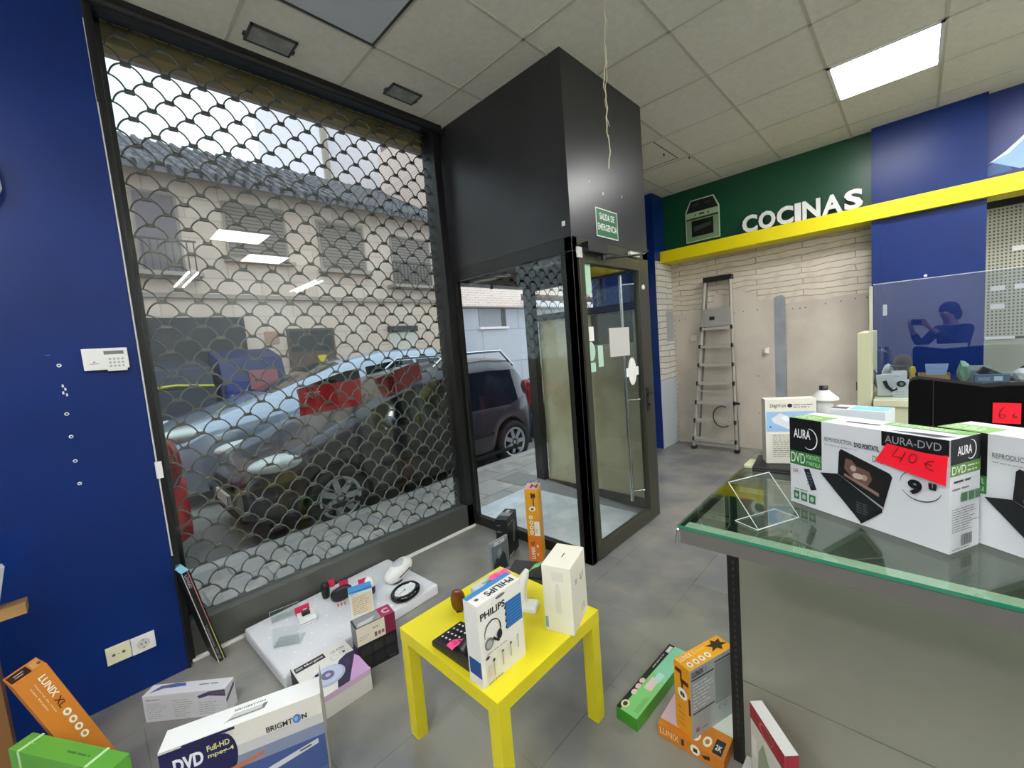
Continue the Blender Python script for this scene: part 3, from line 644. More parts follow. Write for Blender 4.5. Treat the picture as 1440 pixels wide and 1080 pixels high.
# ------------------------------------------------------------------ cars
def lerp(keys, x):
    if x <= keys[0][0]: return keys[0][1]
    for (a, b), (c, d) in zip(keys, keys[1:]):
        if x <= c: t_ = (x-a)/(c-a); return b+(d-b)*t_
    return keys[-1][1]
def car(name, label, L, W, top, belt, paint, ws, rg, wheels, loc, rz, pillars=(), lens=True, rails=False, group=None):
    # local x from nose (0) to tail (L); ws / rg = windscreen and rear-glass x ranges
    t = thing(name, label, 'car', loc, rz, group)
    N = int(L/.06); hw = W/2; R = .36; rows = []
    M_g = pm('car_window_glass', '#14181a', .06, spec=.8); M_un = pm('underbody_black', '#131313', .8)
    xs = [L*i/N for i in range(N+1)]
    for x in xs:
        zt = lerp(top, x); zb_ = lerp(belt, x); e = min(x, L-x); wb = hw*(1-.22*max(0, 1-e/.55)**2.2)
        zl = .20+.1*max(0, 1-e/.3)
        for xw in wheels:
            if abs(x-xw) < R: zl = max(zl, .30+math.sqrt(R*R-(x-xw)**2))
        c = max(0, min(1, (zt-zb_)/.35)); zbe = min(zb_, zt-.05)
        zl = min(zl, zbe-.08)
        half = [(wb*.93, zl), (wb*.99, zl+(zbe-zl)*.22), (wb, zl+(zbe-zl)*.6), (wb*.985, zbe-.03), (wb*.965, zbe),
                (wb*(.94-.10*c), zbe+(zt-zbe)*.72), (wb*(.84-.10*c), zbe+(zt-zbe)*.93), (wb*.5, zt-.006), (0, zt)]
        rows.append([(x, -y, z) for y, z in half]+[(x, y, z) for y, z in half[-2::-1]])
    K = len(rows[0]); body = MB(); sidew = {}; front = MB(); rear = MB()
    sw = {-1: MB(), 1: MB()}
    for i in range(N):
        xm = (xs[i]+xs[i+1])/2; zt = lerp(top, xm); zb_ = lerp(belt, xm)
        for k in range(K-1):
            q = [rows[i][k], rows[i][k+1], rows[i+1][k+1], rows[i+1][k]]; dst = body; m = paint
            if k in (4, 11) and zt-zb_ > .16 and ws[0]+.28 < xm < rg[1]-.16 and not any(abs(xm-p_) < .045 for p_ in pillars): dst = sw[-1 if k < 8 else 1]; m = M_g
            elif 6 <= k <= 9 and ws[0] < xm < ws[1]: dst = front; m = M_g
            elif 5 <= k <= 10 and rg[0] < xm < rg[1]: dst = rear; m = M_g
            dst.add(q, [(0, 1, 2, 3)], m, True)
    for r_ in (rows[0], rows[-1]): body.add(r_, [tuple(range(K))], paint)
    body.box(.15, -hw*.9, .2, L-.15, hw*.9, .26, M_un)
    for xw in wheels: body.box(xw-R-.02, -hw*.86, .22, xw+R+.02, hw*.86, .74, M_un)
    for sx in (-1, 1):
        body.box(.5+.0, sx*hw*.99-.012, .22, L-.5, sx*hw*.99+.012, .26, M_un)
    def weld(mb, nm, par=t):
        o_ = mb.build(nm, None, 0, False); bm = bmesh.new(); bm.from_mesh(o_.data); bmesh.ops.remove_doubles(bm, verts=bm.verts[:], dist=.0005); bmesh.ops.recalc_face_normals(bm, faces=bm.faces[:]); bm.to_mesh(o_.data); bm.free(); o_.parent = par; return o_
    weld(body, 'body'); weld(front, 'windscreen'); weld(rear, 'rear_window')
    for s_ in sw: weld(sw[s_], 'side_window')
    M_ty = pm('tyre_rubber', '#1c1c1d', .8); M_rim = pm('silver_rim', '#b9bcc0', .3, .8)
    for xw in wheels:
        for s_ in (-1, 1):
            y = s_*(hw-.10); wl = MB(); wl.M = Matrix.Translation((xw, y, .31)) @ Matrix.Rotation(PI/2*s_*-1, 4, 'X')
            wl.lathe([(.20, -.09), (.29, -.10), (.31, -.06), (.31, .06), (.29, .10), (.21, .085), (.20, -.09)], M_ty, 32)
            wo = part('wheel', wl, t)
            rm = MB(); rm.M = wl.M.copy(); rm.lathe([(.215, .085), (.205, .05), (.18, .04), (.0, .035)], M_blk, 32); rm.lathe([(.215, .088), (.19, .09), (.185, .07)], M_rim, 32); rm.cyl((0, 0, .04), (0, 0, .085), .05, M_rim)
            base = rm.M.copy()
            for k in range(7):
                rm.M = base @ Matrix.Rotation(2*PI*k/7, 4, 'Z'); rm.box(.03, -.030, .055, .20, .030, .085, M_rim)
            part('rim', rm, wo)
    trim = MB()
    for s_ in (-1, 1):
        for xq in pillars[1:-1] if len(pillars) > 2 else pillars:
            trim.tube([(xq, s_*(hw+.002), .34), (xq, s_*(hw*.992+.002), lerp(belt, xq)-.02)], .004, M_un, 4)
        trim.box(wheels[0]+R+.05, s_*(hw+.004)-.01, .50, wheels[1]-R-.05, s_*(hw+.004)+.01, .55, M_un)
    part('side_moulding', trim, t)
    for s_ in (-1, 1):
        for xq in pillars[1:]: part('door_handle', MB().box(xq-.26, s_*hw*1.0-.012, lerp(belt, xq)-.13, xq-.12, s_*hw*1.0+.025, lerp(belt, xq)-.10, paint), t, .006)
        m_ = MB(); m_.ell((ws[0]+.42, s_*(hw+.10), lerp(belt, ws[0]+.4)+.08), (.06, .10, .075), paint, 14, 8); part('wing_mirror', m_, t)
    if lens:
        M_l = pm('headlamp_lens', '#d9dcd6', .08, spec=.8); M_re = pm('tail_lamp_red', '#8c1a1c', .15)
        for s_ in (-1, 1):
            zt = lerp(top, .35)
            part('headlight', MB().ell((.36, s_*(hw*.80), zt-.09), (.30, .17, .085), M_l, 18, 10), t)
            part('tail_light', MB().ell((L-.10, s_*(hw*.80), .95), (.09, .12, .22), M_re, 14, 8), t)
            part('fog_lamp', MB().ell((.10, s_*hw*.62, .40), (.05, .09, .06), M_un, 12, 8), t)
        part('grille', MB().box(-.02, -.38, .50, .10, .38, .60, M_un), t, .02)
        part('number_plate', MB().box(-.035, -.26, .36, -.01, .26, .47, M_white).box(-.037, -.26, .36, -.034, -.22, .47, ink('#1f3f9a')), t)
        part('bumper_intake', MB().box(-.01, -.55, .24, .12, .55, .33, M_un), t, .02)
    if rails:
        for s_ in (-1, 1):
            a_, b_ = rails; y = s_*hw*.70
            part('roof_rail', MB().tube([(a_, y, lerp(top, a_)-.02), (a_+.2, y, lerp(top, a_+.2)+.09), (b_-.25, y, lerp(top, b_-.25)+.10), (b_, y, lerp(top, b_)-.01)], .020, M_chr, 8), t)
    return t
M_cd = pm('dark_purple_grey_paint', '#322e36', .35, .2, coat=.5); M_cs = pm('silver_blue_paint', '#a9b4c4', .25, .3, coat=1); M_cr = pm('red_car_paint', '#d01f2c', .25, coat=1)
# dark people carrier in front of the shop: nose towards -Y
car('family_car', 'dark purple-grey people carrier with roof rails parked right outside the shop', 3.96, 1.72,
    [(0, .62), (.15, .80), (.6, .93), (1.0, 1.08), (1.84, 1.46), (2.44, 1.55), (3.14, 1.57), (3.59, 1.52), (3.79, 1.30), (3.92, 1.0), (3.96, .7)],
    [(0, .60), (.6, .84), (1.1, .90), (2.34, .88), (3.34, .86), (3.74, .98), (3.96, 1.0)], M_cd, (.95, 1.84), (3.56, 3.86), (.80, 3.36), (-4.15-.86, .86, G), PI/2, (1.1, 1.9, 2.46), True, (2.24, 3.69))
car('family_car', 'silver-blue car parked across the street facing left', 4.8, 1.8,
    [(0, .78), (.2, .98), (.7, 1.12), (1.5, 1.36), (2.4, 1.68), (3.2, 1.80), (4.2, 1.80), (4.6, 1.5), (4.8, 1.0)],
    [(0, .7), (.6, .95), (1.5, 1.05), (4.3, 1.08), (4.8, 1.05)], M_cs, (1.4, 2.4), (4.25, 4.6), (.95, 3.85), (-6.25-.9, .42, G), PI/2, (1.6, 2.7, 3.7), True)
car('compact_car', 'red car parked just left of the dark one, mostly hidden by the blue wall', 3.9, 1.66,
    [(0, .65), (.15, .85), (.9, .98), (1.7, 1.40), (2.4, 1.45), (3.2, 1.40), (3.7, 1.0), (3.9, .8)],
    [(0, .6), (.7, .86), (3.4, .90), (3.9, .85)], M_cr, (1.0, 1.7), (3.2, 3.7), (.75, 3.2), (-4.25-.83, -3.40, G), PI/2, (1.1, 2.2, 3.0), True)
car('compact_car', 'dark car parked behind the people carrier, only a sliver visible beside the door jamb', 4.0, 1.7,
    [(0, .65), (.15, .82), (.9, .98), (1.7, 1.42), (2.4, 1.48), (3.4, 1.40), (3.8, 1.0), (4.0, .8)],
    [(0, .6), (.7, .86), (3.4, .92), (4.0, .85)], pm('black_car_paint', '#26282c', .25, coat=1), (1.0, 1.7), (3.4, 3.8), (.75, 3.2), (-4.2-.85, 5.4, G), PI/2, (1.1, 2.2, 3.0), True)
# red price cards hung between glass and grille
def card(name, label, pts, col, ink_fn=None, thick=.002):
    m_ = MB(); m_.M = Matrix(((0, 0, 1, -2.90), (1, 0, 0, 0), (0, 1, 0, 0), (0, 0, 0, 1))); m_.prism(pts, 0, thick, ink(col))
    if ink_fn: ink_fn(m_)
    return tag(m_.build(name), label, 'card')
card('price_card', 'large red card with a pale scribble hanging at the rolling grille', [(.955, 1.155), (1.385, 1.165), (1.395, 1.355), (.965, 1.335)], '#d0202c',
     lambda m: (m.tube([(1.0, 1.27, .004), (1.04, 1.31, .004), (1.09, 1.29, .004), (1.05, 1.26, .004), (1.01, 1.30, .004)], .003, ink('#e9c9c9')), m.tube([(1.0, 1.30, .004), (1.10, 1.30, .004)], .003, ink('#e9c9c9'))))
card('price_card', 'dark red folded card at the right of the rolling grille', [(1.50, 1.335), (1.66, 1.375), (1.67, 1.20), (1.56, 1.185)], '#8e1524')
card('price_card', 'faded red card behind the dark red card at the grille', [(1.67, 1.385), (1.90, 1.44), (1.92, 1.29), (1.68, 1.21)], '#b5484f')

# ------------------------------------------------------------------ lettering and cooker sign on the green fascia
t = thing('department_lettering', 'white letters COCINAS standing on the yellow beam', 'sign lettering', (-1.415, 5.37, 2.545))
xx = 0; WD = {'C': .15, 'O': .16, 'I': .055, 'N': .15, 'A': .165, 'S': .14}; gap = .0125
for ch in 'COCINAS':
    mb = MB(); mb.M = Matrix(((1, 0, 0, xx), (0, 0, -1, 0), (0, 1, 0, 0), (0, 0, 0, 1))); mb.text(ch, 0, .004, WD[ch], .19, M_white, -.012, .035, .02); part('letter', mb, t); xx += WD[ch]+gap
t = thing('cooker_sign', 'cut-out sign picturing a pale green cooker with oven and black hob on the green fascia', 'sign', (-2.075, 5.468, 2.60))
mb = MB(); mb.M = Matrix(((1, 0, 0, 0), (0, 0, -1, 0), (0, 1, 0, 0), (0, 0, 0, 1)))
mb.prism([(0, 0), (.395, 0), (.395, .37), (.335, .50), (.065, .50), (0, .37)], 0, .012, ink('#cfe0cf'))
mb.prism([(.008, .008), (.387, .008), (.387, .36), (.33, .49), (.07, .49), (.008, .36)], .0122, .0126, ink('#7f9c72'))
mb.prism([(.015, .355), (.38, .355), (.325, .485), (.075, .485)], .013, .0134, ink('#0d1211'))
mb.prism([(.008, .285), (.387, .285), (.387, .35), (.008, .35)], .013, .0134, ink('#a5bd95'))
mb.prism([(.008, .265), (.387, .265), (.387, .283), (.008, .283)], .013, .0134, ink('#1a241c'))
mb.prism([(.07, .06), (.325, .06), (.325, .25), (.07, .25)], .013, .0134, ink('#0a120d'))
mb.prism([(.10, .12), (.30, .16), (.30, .20), (.10, .18)], .0136, .0138, ink('#33473a'))
for x, r in ((.12, .01), (.27, .01)): mb.prism(elp(x, .317, r, r, 12), .0136, .015, ink('#20261f'))
mb.prism([(.165, .31), (.225, .31), (.225, .328), (.165, .328)], .0136, .0139, ink('#20261f'))
for cx, rx in ((.13, .04), (.27, .045)): mb.prism(elp(cx, .435, rx, .022, 16), .0136, .0138, ink('#2b2f33'))
part('sign_board', mb, t)
# hanging wire
mb = MB(); pts = []
for i in range(40):
    u = i/39; pts.append((-1.18+.006*math.sin(u*23)+.003*math.sin(u*71), 2.115-.04*u+.010*math.sin(u*9)+.002*math.sin(60*u), ZC-.85*u))
mb.tube(pts, .0035, pm('frayed_wire', '#cfc6ac', .7), n=5)
mb.tube([(p[0]+.012*math.sin(i*.5), p[1]+.008, p[2]) for i, p in enumerate(pts[2:30])], .002, pm('frayed_wire', '#cfc6ac', .7), n=4)
tag(mb.build('hanging_wire'), 'frayed pale wire hanging from the ceiling in front of the dark vestibule', 'wire')

# ------------------------------------------------------------------ left wall fittings
t = thing('alarm_keypad', 'white alarm keypad with small grey display on the blue wall', 'keypad', (-2.66, .008, 1.535))
L = Matrix(((0, 0, 1, 0), (1, 0, 0, 0), (0, 1, 0, 0), (0, 0, 0, 1)))
mb = MB(); mb.M = L; mb.prism([(0, .008), (.075, .008), (.075, 0), (.142, 0), (.142, .012), (.15, .012), (.15, .105), (0, .105)], 0, .022, M_white); part('housing', mb, t, .002)
mb = MB(); mb.M = L; mb.prism([(.07, .076), (.137, .076), (.137, .092), (.07, .092)], .022, .0228, ink('#6d7a72')); part('display', mb, t)
mb = MB(); mb.M = L
for i in range(4):
    for j in range(3): mb.prism([(.083+i*.014, .018+j*.016), (.092+i*.014, .018+j*.016), (.092+i*.014, .028+j*.016), (.083+i*.014, .028+j*.016)], .022, .0235, ink('#c6cbc8')); mb.prism([(.086+i*.014, .021+j*.016), (.089+i*.014, .021+j*.016), (.089+i*.014, .025+j*.016), (.086+i*.014, .025+j*.016)], .0236, .0238, ink('#3b3f40'))
mb.prism([(.02, .035), (.05, .035), (.05, .038), (.02, .038)], .0221, .0224, ink('#9a9a9a')); mb.prism(elp(.035, .044, .004, .004, 10), .0221, .0224, ink('#9a9a9a'))
part('keys', mb, t)
for y, z in ((-.065, 1.575), (-.068, 1.363), (-.067, 1.262), (-.068, 1.153), (-.067, 1.05)):
    k = thing('wall_plug', 'small white ringed wall plug in the vertical row on the blue wall under the keypad', 'wall plug', (-2.66, y, z), 0, 'wall plugs in a vertical row')
    part('collar', MB().tube([(.002, .0055*math.cos(2*PI*q/12), .0055*math.sin(2*PI*q/12)) for q in range(12)], .0022, M_white, 5, True), k)
mb = MB()
for z, y in ((1.48, -.068), (1.465, -.062), (1.45, -.070), (1.44, -.06)): mb.box(-2.66, y, z, -2.6592, y+.006, z+.012, M_white)
mb.box(-2.66, -.10, 1.62, -2.6593, -.085, 1.624, ink('#4c5d8a'))
struct(mb.build('wall_left_scuffs'), 'small chipped paint marks between the wall plugs')
def socket(y0, y1, z0, z1, kind, label, col):
    t = thing('wall_socket', label, 'wall socket', (-2.66, y0, z0)); W = y1-y0; H = z1-z0
    mb = MB(); mb.M = L; mb.prism([(0, 0), (W, 0), (W, H), (0, H)], 0, .009, col); part('cover_plate', mb, t, .002)
    mb = MB(); mb.M = L
    if kind:
        mb.prism([(.012, .012), (W-.012, .012), (W-.012, H-.012), (.012, H-.012)], .009, .011, M_white)
        mb.M = L @ Matrix.Translation((W/2, H/2, 0)); mb.lathe([(.024, .012), (.022, .0112), (.0, .0112)], pm('socket_well', '#cfcdc4', .5), 24)
        for dx in (-.008, .008): mb.cyl((dx, 0, .011), (dx, 0, .0125), .003, M_blk, n=10)
        mb.box(-.003, .015, .011, .003, .021, .0135, M_chr); mb.box(-.003, -.021, .011, .003, -.015, .0135, M_chr)
    else:
        mb.M = L @ Matrix.Translation((W/2, H/2, 0))
        for dx in (-.017, .017): mb.cyl((dx, 0, .009), (dx, 0, .0105), .006, ink('#5a5545'), n=14)
        mb.cyl((0, 0, .009), (0, 0, .010), .002, M_blk, n=8)
    part('outlet', mb, t)
socket(-.082, .002, .19, .272, 0, 'cream aerial socket plate with two holes, left of the power socket', M_cream)
socket(.004, .09, .188, .27, 1, 'white round power socket low on the blue wall', M_white)
# cut-off furniture at the left edge
M_ply = pm('light_wood', '#a88252', .5, noise=(8, '#94703f', .4, .6)); M_ply2 = pm('warm_wood', '#8a6238', .5)
t = thing('wooden_rack', 'light wooden rack with a short shelf arm at the left edge', 'rack', (-2.4, -.36, 0))
part('post', MB().box(-.03, -.08, 0, .03, .02, .62, M_ply2), t)
part('shelf_arm', MB().box(-.05, -.2, .655, .02, .11, .695, M_ply), t, .002)
t = MB(); t.M = at(-2.4, -.285, .70, .2); t.add([(-.05, -.2, 0), (.0, -.2, 0), (.0, -.03, 0), (-.05, -.03, 0), (-.02, -.25, .17), (.03, -.25, .17), (.03, -.0, .16), (-.02, -.0, .16)], [(3, 2, 1, 0), (4, 5, 6, 7), (0, 1, 5, 4), (1, 2, 6, 5), (2, 3, 7, 6), (3, 0, 4, 7)], pm('pale_grey_plastic', '#b9bec4', .4))
o = t.build('plastic_tray', None, .003); o.location.z = -.004; tag(o, 'pale grey angled plastic item on the wooden rack, cut by the frame', 'tray')
t = thing('wall_bracket', 'white rounded bracket high on the blue wall at the left edge', 'bracket', (-2.66, -.30, 2.22))
part('arm', MB().tube([(.01, .0, .02), (.03, .14, .02), (.035, .155, .07), (.03, .15, .2)], .014, M_white, 8), t)

# ------------------------------------------------------------------ step ladder
t = thing('step_ladder', 'aluminium step ladder with black top leaning folded on the bare wall', 'ladder', (-1.78, 5.35, 0))
M_lad = pm('worn_aluminium', '#b5b1a8', .5, .25)
def lad(z):   # rail positions at height z
    u = z/2.14; return -.27+.155*u, .24-.07*u, .20*u
for s_ in (0, 1):
    a = lad(0.02); b = lad(2.12)
    mb = MB(); mb.tube([(a[s_], a[2]-.01, 0.0), (b[s_], b[2]-.01, 2.12)], .021, M_lad, 4); part('front_rail', mb, t)
    mb = MB(); mb.tube([(a[s_]+(.04 if s_ == 0 else -.0), a[2]+.07, 0.02), (b[s_]+(.01 if s_ == 0 else -.01), b[2]+.03, 2.1)], .012, pm('dull_aluminium', '#7d7a72', .5, .4), 4); part('rear_rail', mb, t)
    part('foot', MB().box(a[s_]-.025, -.03, 0, a[s_]+.025, .04, .04, M_blk), t)
for z in (.145, .38, .61, .85, 1.08, 1.31, 1.53):
    a = lad(z); mb = MB().box(a[0], a[2]-.05, z-.03, a[1], a[2]+.05, z, M_lad); mb.box(a[0]-.012, a[2]-.055, z-.035, a[0]+.01, a[2]-.02, z+.012, M_blk).box(a[1]-.01, a[2]-.055, z-.035, a[1]+.012, a[2]-.02, z+.012, M_blk); part('step', mb, t)
a = lad(2.12); part('top_cap', MB().box(a[0]-.02, a[2]-.04, 2.09, a[1]+.02, a[2]+.05, 2.15, M_blk), t, .004)
a = lad(1.65); mb = MB().box(a[0]+.015, a[2]-.035, 1.54, a[1]-.0, a[2]-.01, 1.76, pm('grey_platform', '#9b9a94', .5)); mb.box(a[0]+.09, a[2]-.045, 1.62, a[0]+.15, a[2]-.034, 1.66, M_blk); part('platform', mb, t, .004)
part('brace_bar', MB().box(-.24, .03, .735, .20, .05, .75, M_lad), t); part('brace_bar', MB().box(-.26, .0, .05, .22, .02, .09, M_lad), t)
part('strap', MB().tube([(.10+.11*math.cos(k/10*PI*1.3+1.2), -.03, .44+.13*math.sin(k/10*PI*1.3+1.2)) for k in range(11)], .007, M_blk, 6), t)
part('knob', MB().cyl((.22, .02, .60), (.28, .0, .60), .014, M_blk, n=10), t)

# ------------------------------------------------------------------ glass-topped counter
M_pan = pm('grey_green_panel', '#919184', .22, noise=(1.5, '#87877a', .4, .6)); M_post = pm('black_upright', '#101010', .35)
M_edge = pm('green_glass_edge', '#1f7f60', .1, spec=.8); M_fasc = pm('grey_fascia', '#66645f', .45)
cx0, cx1, cy0, cy1, cz = -.447, 1.45, 1.032, 2.35, 1.0
t = thing('display_counter', 'grey-panelled shop counter with green-edged glass top', 'counter', (cx0, 1.43, 0))
def cp_(name, mb, bev=0, lab=None):
    mb.V = [(v[0]-cx0, v[1]-1.43, v[2]) for v in mb.V]; o_ = part(name, mb, t, bev)
    if lab: o_['label'] = lab
    return o_
gt = cp_('glass_top', MB().box(cx0, cy0, cz-.008, cx1, cy1, cz, M_cglass))
eb = MB().box(cx0, cy0-.001, cz-.008, cx1, cy0+.001, cz-.0005, M_edge); eb.V = [(v[0]-cx0, v[1]-1.43, v[2]) for v in eb.V]
part('glass_edge', eb, gt)['label'] = 'bright green polished glass edge'
cp_('front_rail', MB().box(cx0+.005, cy0+.002, cz-.048, cx1, cy0+.016, cz-.010, M_fasc).box(cx0+.01, cy0+.012, cz-.014, cx1, cy0+.055, cz-.010, pm('rail_flange', '#f4fbf4', .4)), .001)
cp_('side_rail', MB().box(cx0-.002, cy0, cz-.012, cx0+.004, cy1, cz-.009, M_chr).tube([(cx0+.002, cy0+.0, cz-.012), (cx0-.004, cy0, cz-.05)], .004, M_chr))
for x in (-.435, .56):
    mb = MB().box(x-.015, 1.415, 0.0, x+.018, 1.455, .985, M_post)
    for k in range(36): mb.box(x+.0, 1.4135, .10+k*.024, x+.006, 1.4152, .112+k*.024, pm('slot_shade', '#3a3a38', .7))
    cp_('upright', mb)
    cp_('top_bracket', MB().box(x-.012, 1.06, .968, x-.004, 1.415, .988, M_post).box(x-.012, 1.455, .968, x-.004, 2.3, .988, M_post))
for i, (x0, x1) in enumerate(((-.415, .545), (.58, 1.45))):
    cp_('upper_panel', MB().box(x0, 1.420, .315, x1, 1.432, .975, M_pan), .0015); cp_('lower_panel', MB().box(x0, 1.420, .03, x1, 1.432, .311, M_pan), .0015)
cp_('base_shelf', MB().box(-.41, 1.18, .015, 1.45, 1.42, .04, pm('white_steel', '#d4d6d2', .35)), .002)
cp_('rear_rail', MB().box(cx0, cy1-.02, cz-.04, cx1, cy1, cz-.01, M_fasc))
for x in (-.40, 1.35): cp_('rear_leg', MB().box(x-.02, cy1-.04, 0, x+.02, cy1, cz-.04, M_post))

# ------------------------------------------------------------------ things on the counter
AURA_FRONT = [
 ('front', 'r', (0, .60, .255, 1), '#0b0c0e'), ('front', 't', (.035, .775, .17, .88), '#f4f4f4', ('AURA', .012)), ('front', 'o', (.10, .66, .225, .90), '#f4f4f4', (.13, -2.2, 1.7)),
 ('front', 'r', (0, .46, .255, .62), '#2f7a3a'), ('front', 't', (.012, .485, .125, .60), '#e8f3e4', ('DVD', .0)), ('front', 't', (.135, .55, .245, .60), '#cfe8c8', ('PORTATIL', .0)), ('front', 't', (.135, .48, .245, .53), '#cfe8c8', ('9" PANTALLA', .0)),
 ('front', 'o', (.012, .345, .085, .43), '#c98a95', (.06, 0, 6.28)), ('front', 't', (.025, .365, .07, .41), '#8a5560', ('GR', .01)),
 ('front', 'p', [(.115, .43), (.16, .445), (.215, .225), (.17, .20)], '#1a1f2b'), ('front', 'l', (.14, .25, .185, .41), '#6d7280', 5),
 ('front', 'r', (.03, .05, .075, .15), '#3d7050'), ('front', 'r', (.09, .05, .14, .15), '#3d7050'), ('front', 'r', (.155, .05, .205, .15), '#3d7050'), ('front', 'e', (.04, .075, .065, .125), '#a9c6b0'), ('front', 'e', (.1, .07, .13, .13), '#a9c6b0'), ('front', 'e', (.165, .07, .195, .13), '#a9c6b0'),
 ('front', 'l', (.04, .165, .20, .19), '#3a4a44', 1),
 ('front', 't', (.28, .80, .47, .845), '#50535c', ('REPRODUCTOR', 0)), ('front', 't', (.485, .79, .64, .84), '#1b1d24', ('DVD PORTATIL', .03)), ('front', 'l', (.28, .755, .62, .775), '#8d919c', 1), ('front', 't', (.60, .68, .70, .745), '#5a5d66', ('DVD-9', 0)),
 ('front', 'p', [(.385, .72), (.40, .745), (.70, .60), (.715, .57), (.665, .25), (.375, .475)], '#0e1012'), ('front', 'p', [(.40, .70), (.685, .56), (.65, .33), (.40, .50)], '#16100f'),
 ('front', 'p', [(.43, .66), (.47, .65), (.5, .60), (.58, .57), (.60, .50), (.57, .42), (.52, .43), (.46, .49), (.42, .55)], '#6b4f48'), ('front', 'e', (.46, .54, .50, .60), '#b8a79c'), ('front', 'e', (.53, .47, .57, .53), '#a8948a'), ('front', 'p', [(.42, .50), (.64, .38), (.64, .345), (.42, .47)], '#8a7066'), ('front', 'e', (.475, .47, .545, .53), '#c8b7aa'),
 ('front', 'p', [(.25, .44), (.375, .475), (.66, .235), (.52, .04)], '#121519'), ('front', 'p', [(.52, .04), (.66, .235), (.66, .20), (.53, .015)], '#07080a'), ('front', 'l', (.50, .12, .58, .24), '#565c60', 5),
 ('front', 'r', (.655, .86, 1, 1), '#0b0c0e'), ('front', 't', (.675, .895, .965, .965), '#9b9ea4', ('AURA-DVD', .0)),
 ('front', 't', (.80, .46, .875, .60), '#101113', ('9', .05)), ('front', 't', (.905, .54, .945, .60), '#101113', ('"', .06)), ('front', 'o', (.76, .41, .97, .68), '#101113', (.07, 3.6, 6.1)), ('front', 'o', (.76, .43, .96, .69), '#101113', (.05, 1.2, 3.2)),
 ('right', 'r', (0, .78, 1, 1), '#0b0c0e'), ('right', 't', (.22, .85, .7, .93), '#f4f4f4', ('AURA', .01)), ('right', 'o', (.5, .80, .85, .97), '#f4f4f4', (.16, -2.2, 1.7)), ('right', 'r', (0, .68, 1, .78), '#5c8c3a'), ('right', 't', (.04, .695, .5, .765), '#eef5e8', ('DVD', 0)), ('right', 'l', (.55, .69, .95, .77), '#cfe0bf', 2),
 ('right', 'l', (.1, .60, .95, .66), '#303330', 1), ('right', 'l', (.05, .54, .95, .59), '#77777a', 1), ('right', 'r', (.35, .44, .55, .52), '#4f7a5a'), ('right', 'r', (.6, .44, .78, .52), '#4f7a5a'), ('right', 'r', (.82, .44, .98, .52), '#4f7a5a'),
 ('right', 'l', (.05, .18, .95, .40), '#6d7070', 10), ('right', 'b', (.35, .05, .72, .15), '#2a2a2c'), ('right', 'l', (.05, .02, .95, .045), '#808285', 1),
 ('top', 'r', (0, 0, .22, .3), '#e9efe2'), ('top', 'r', (0, .0, .255, .62), '#7fb25c'), ('top', 'l', (.02, .1, .24, .5), '#dfeeda', 3), ('top', 'p', [(.66, .12), (.86, .3), (.99, .3), (.93, .06)], '#20262a'), ('top', 'r', (.55, .62, 1, .98), '#74a95a'), ('top', 'l', (.58, .66, .98, .95), '#dbe8d2', 3), ('top', 'p', [(.36, .35), (.56, .42), (.56, .50), (.36, .43)], '#2a2c2c')]
bxA = carton('dvd_player_box', 'white portable DVD player box with red 40 euro card, nearest on the glass counter', .342, .100, .240, '#dadde3', AURA_FRONT, -.2514, 1.3471, 1.001, -.485)
bxB = carton('dvd_player_box', 'second white portable DVD player box, cut by the right edge of the photo', .342, .100, .240, '#dadde3', AURA_FRONT, .036, 1.327, 1.001, -.60)
M_red = pm('fluorescent_red_card', '#ff2338', .5, spec=.2)
def tagcard(parent, pts3, thick, mat, strokes=()):
    mb = MB(); a, b, c, d = [Vector(p) for p in pts3]; nrm = (b-a).cross(d-a).normalized()*thick
    mb.add([a, b, c, d, a+nrm, b+nrm, c+nrm, d+nrm], [(3, 2, 1, 0), (4, 5, 6, 7), (0, 1, 5, 4), (1, 2, 6, 5), (2, 3, 7, 6), (3, 0, 4, 7)], mat)
    for st in strokes:
        mb.tube([a+(b-a)*u*1.0+(d-a)*v+((c-d)-(b-a))*u*v+nrm*1.6 for u, v in st], .0009, ink('#7a1420'), 5)
    o_ = mb.build('price_tag'); o_.parent = parent; return o_
S_4 = [(.22, .80), (.20, .42), (.36, .46)]; S_4b = [(.36, .70), (.34, .30)]
S_0 = [(.50+.055*math.cos(k/12*2*PI), .56+.17*math.sin(k/12*2*PI)) for k in range(13)]
S_E = [(.82, .66), (.74, .62), (.70, .50), (.73, .38), (.83, .36)]; S_E2 = [(.68, .52), (.79, .51)]
tagcard(bxA, [(.212, -.004, .168), (.339, -.008, .146), (.340, -.003, .211), (.239, -.003, .222)], .0012, M_red, (S_4, S_4b, S_0, S_E, S_E2))
carton('charger_box', 'white charger box with blue picture, standing behind the DVD player box', .150, .050, .224, '#e6e3d6',
 [('front', 't', (.10, .86, .42, .93), '#2b2c2e', ('DigiVolt', 0)), ('front', 'e', (.44, .87, .54, .93), '#2b2c2e'), ('front', 'l', (.56, .86, .95, .93), '#6c6a66', 2), ('front', 'r', (.02, .50, .98, .81), '#9cbfe8'),
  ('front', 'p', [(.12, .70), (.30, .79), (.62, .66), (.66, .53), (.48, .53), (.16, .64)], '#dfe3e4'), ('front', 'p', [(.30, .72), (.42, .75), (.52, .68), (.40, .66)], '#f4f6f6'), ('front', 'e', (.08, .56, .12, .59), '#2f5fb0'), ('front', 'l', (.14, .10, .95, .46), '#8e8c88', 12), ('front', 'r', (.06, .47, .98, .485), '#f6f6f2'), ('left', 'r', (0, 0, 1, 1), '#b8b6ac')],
 -.3732, 1.6193, 1.021, .4369)
carton('black_flat_box', 'flat black device lying under the white charger box', .24, .16, .018, '#131415', [('front', 'r', (.02, .4, .98, .5), '#4d4f52')], -.405, 1.565, 1.001, .12, bevel=.003, cat='device')
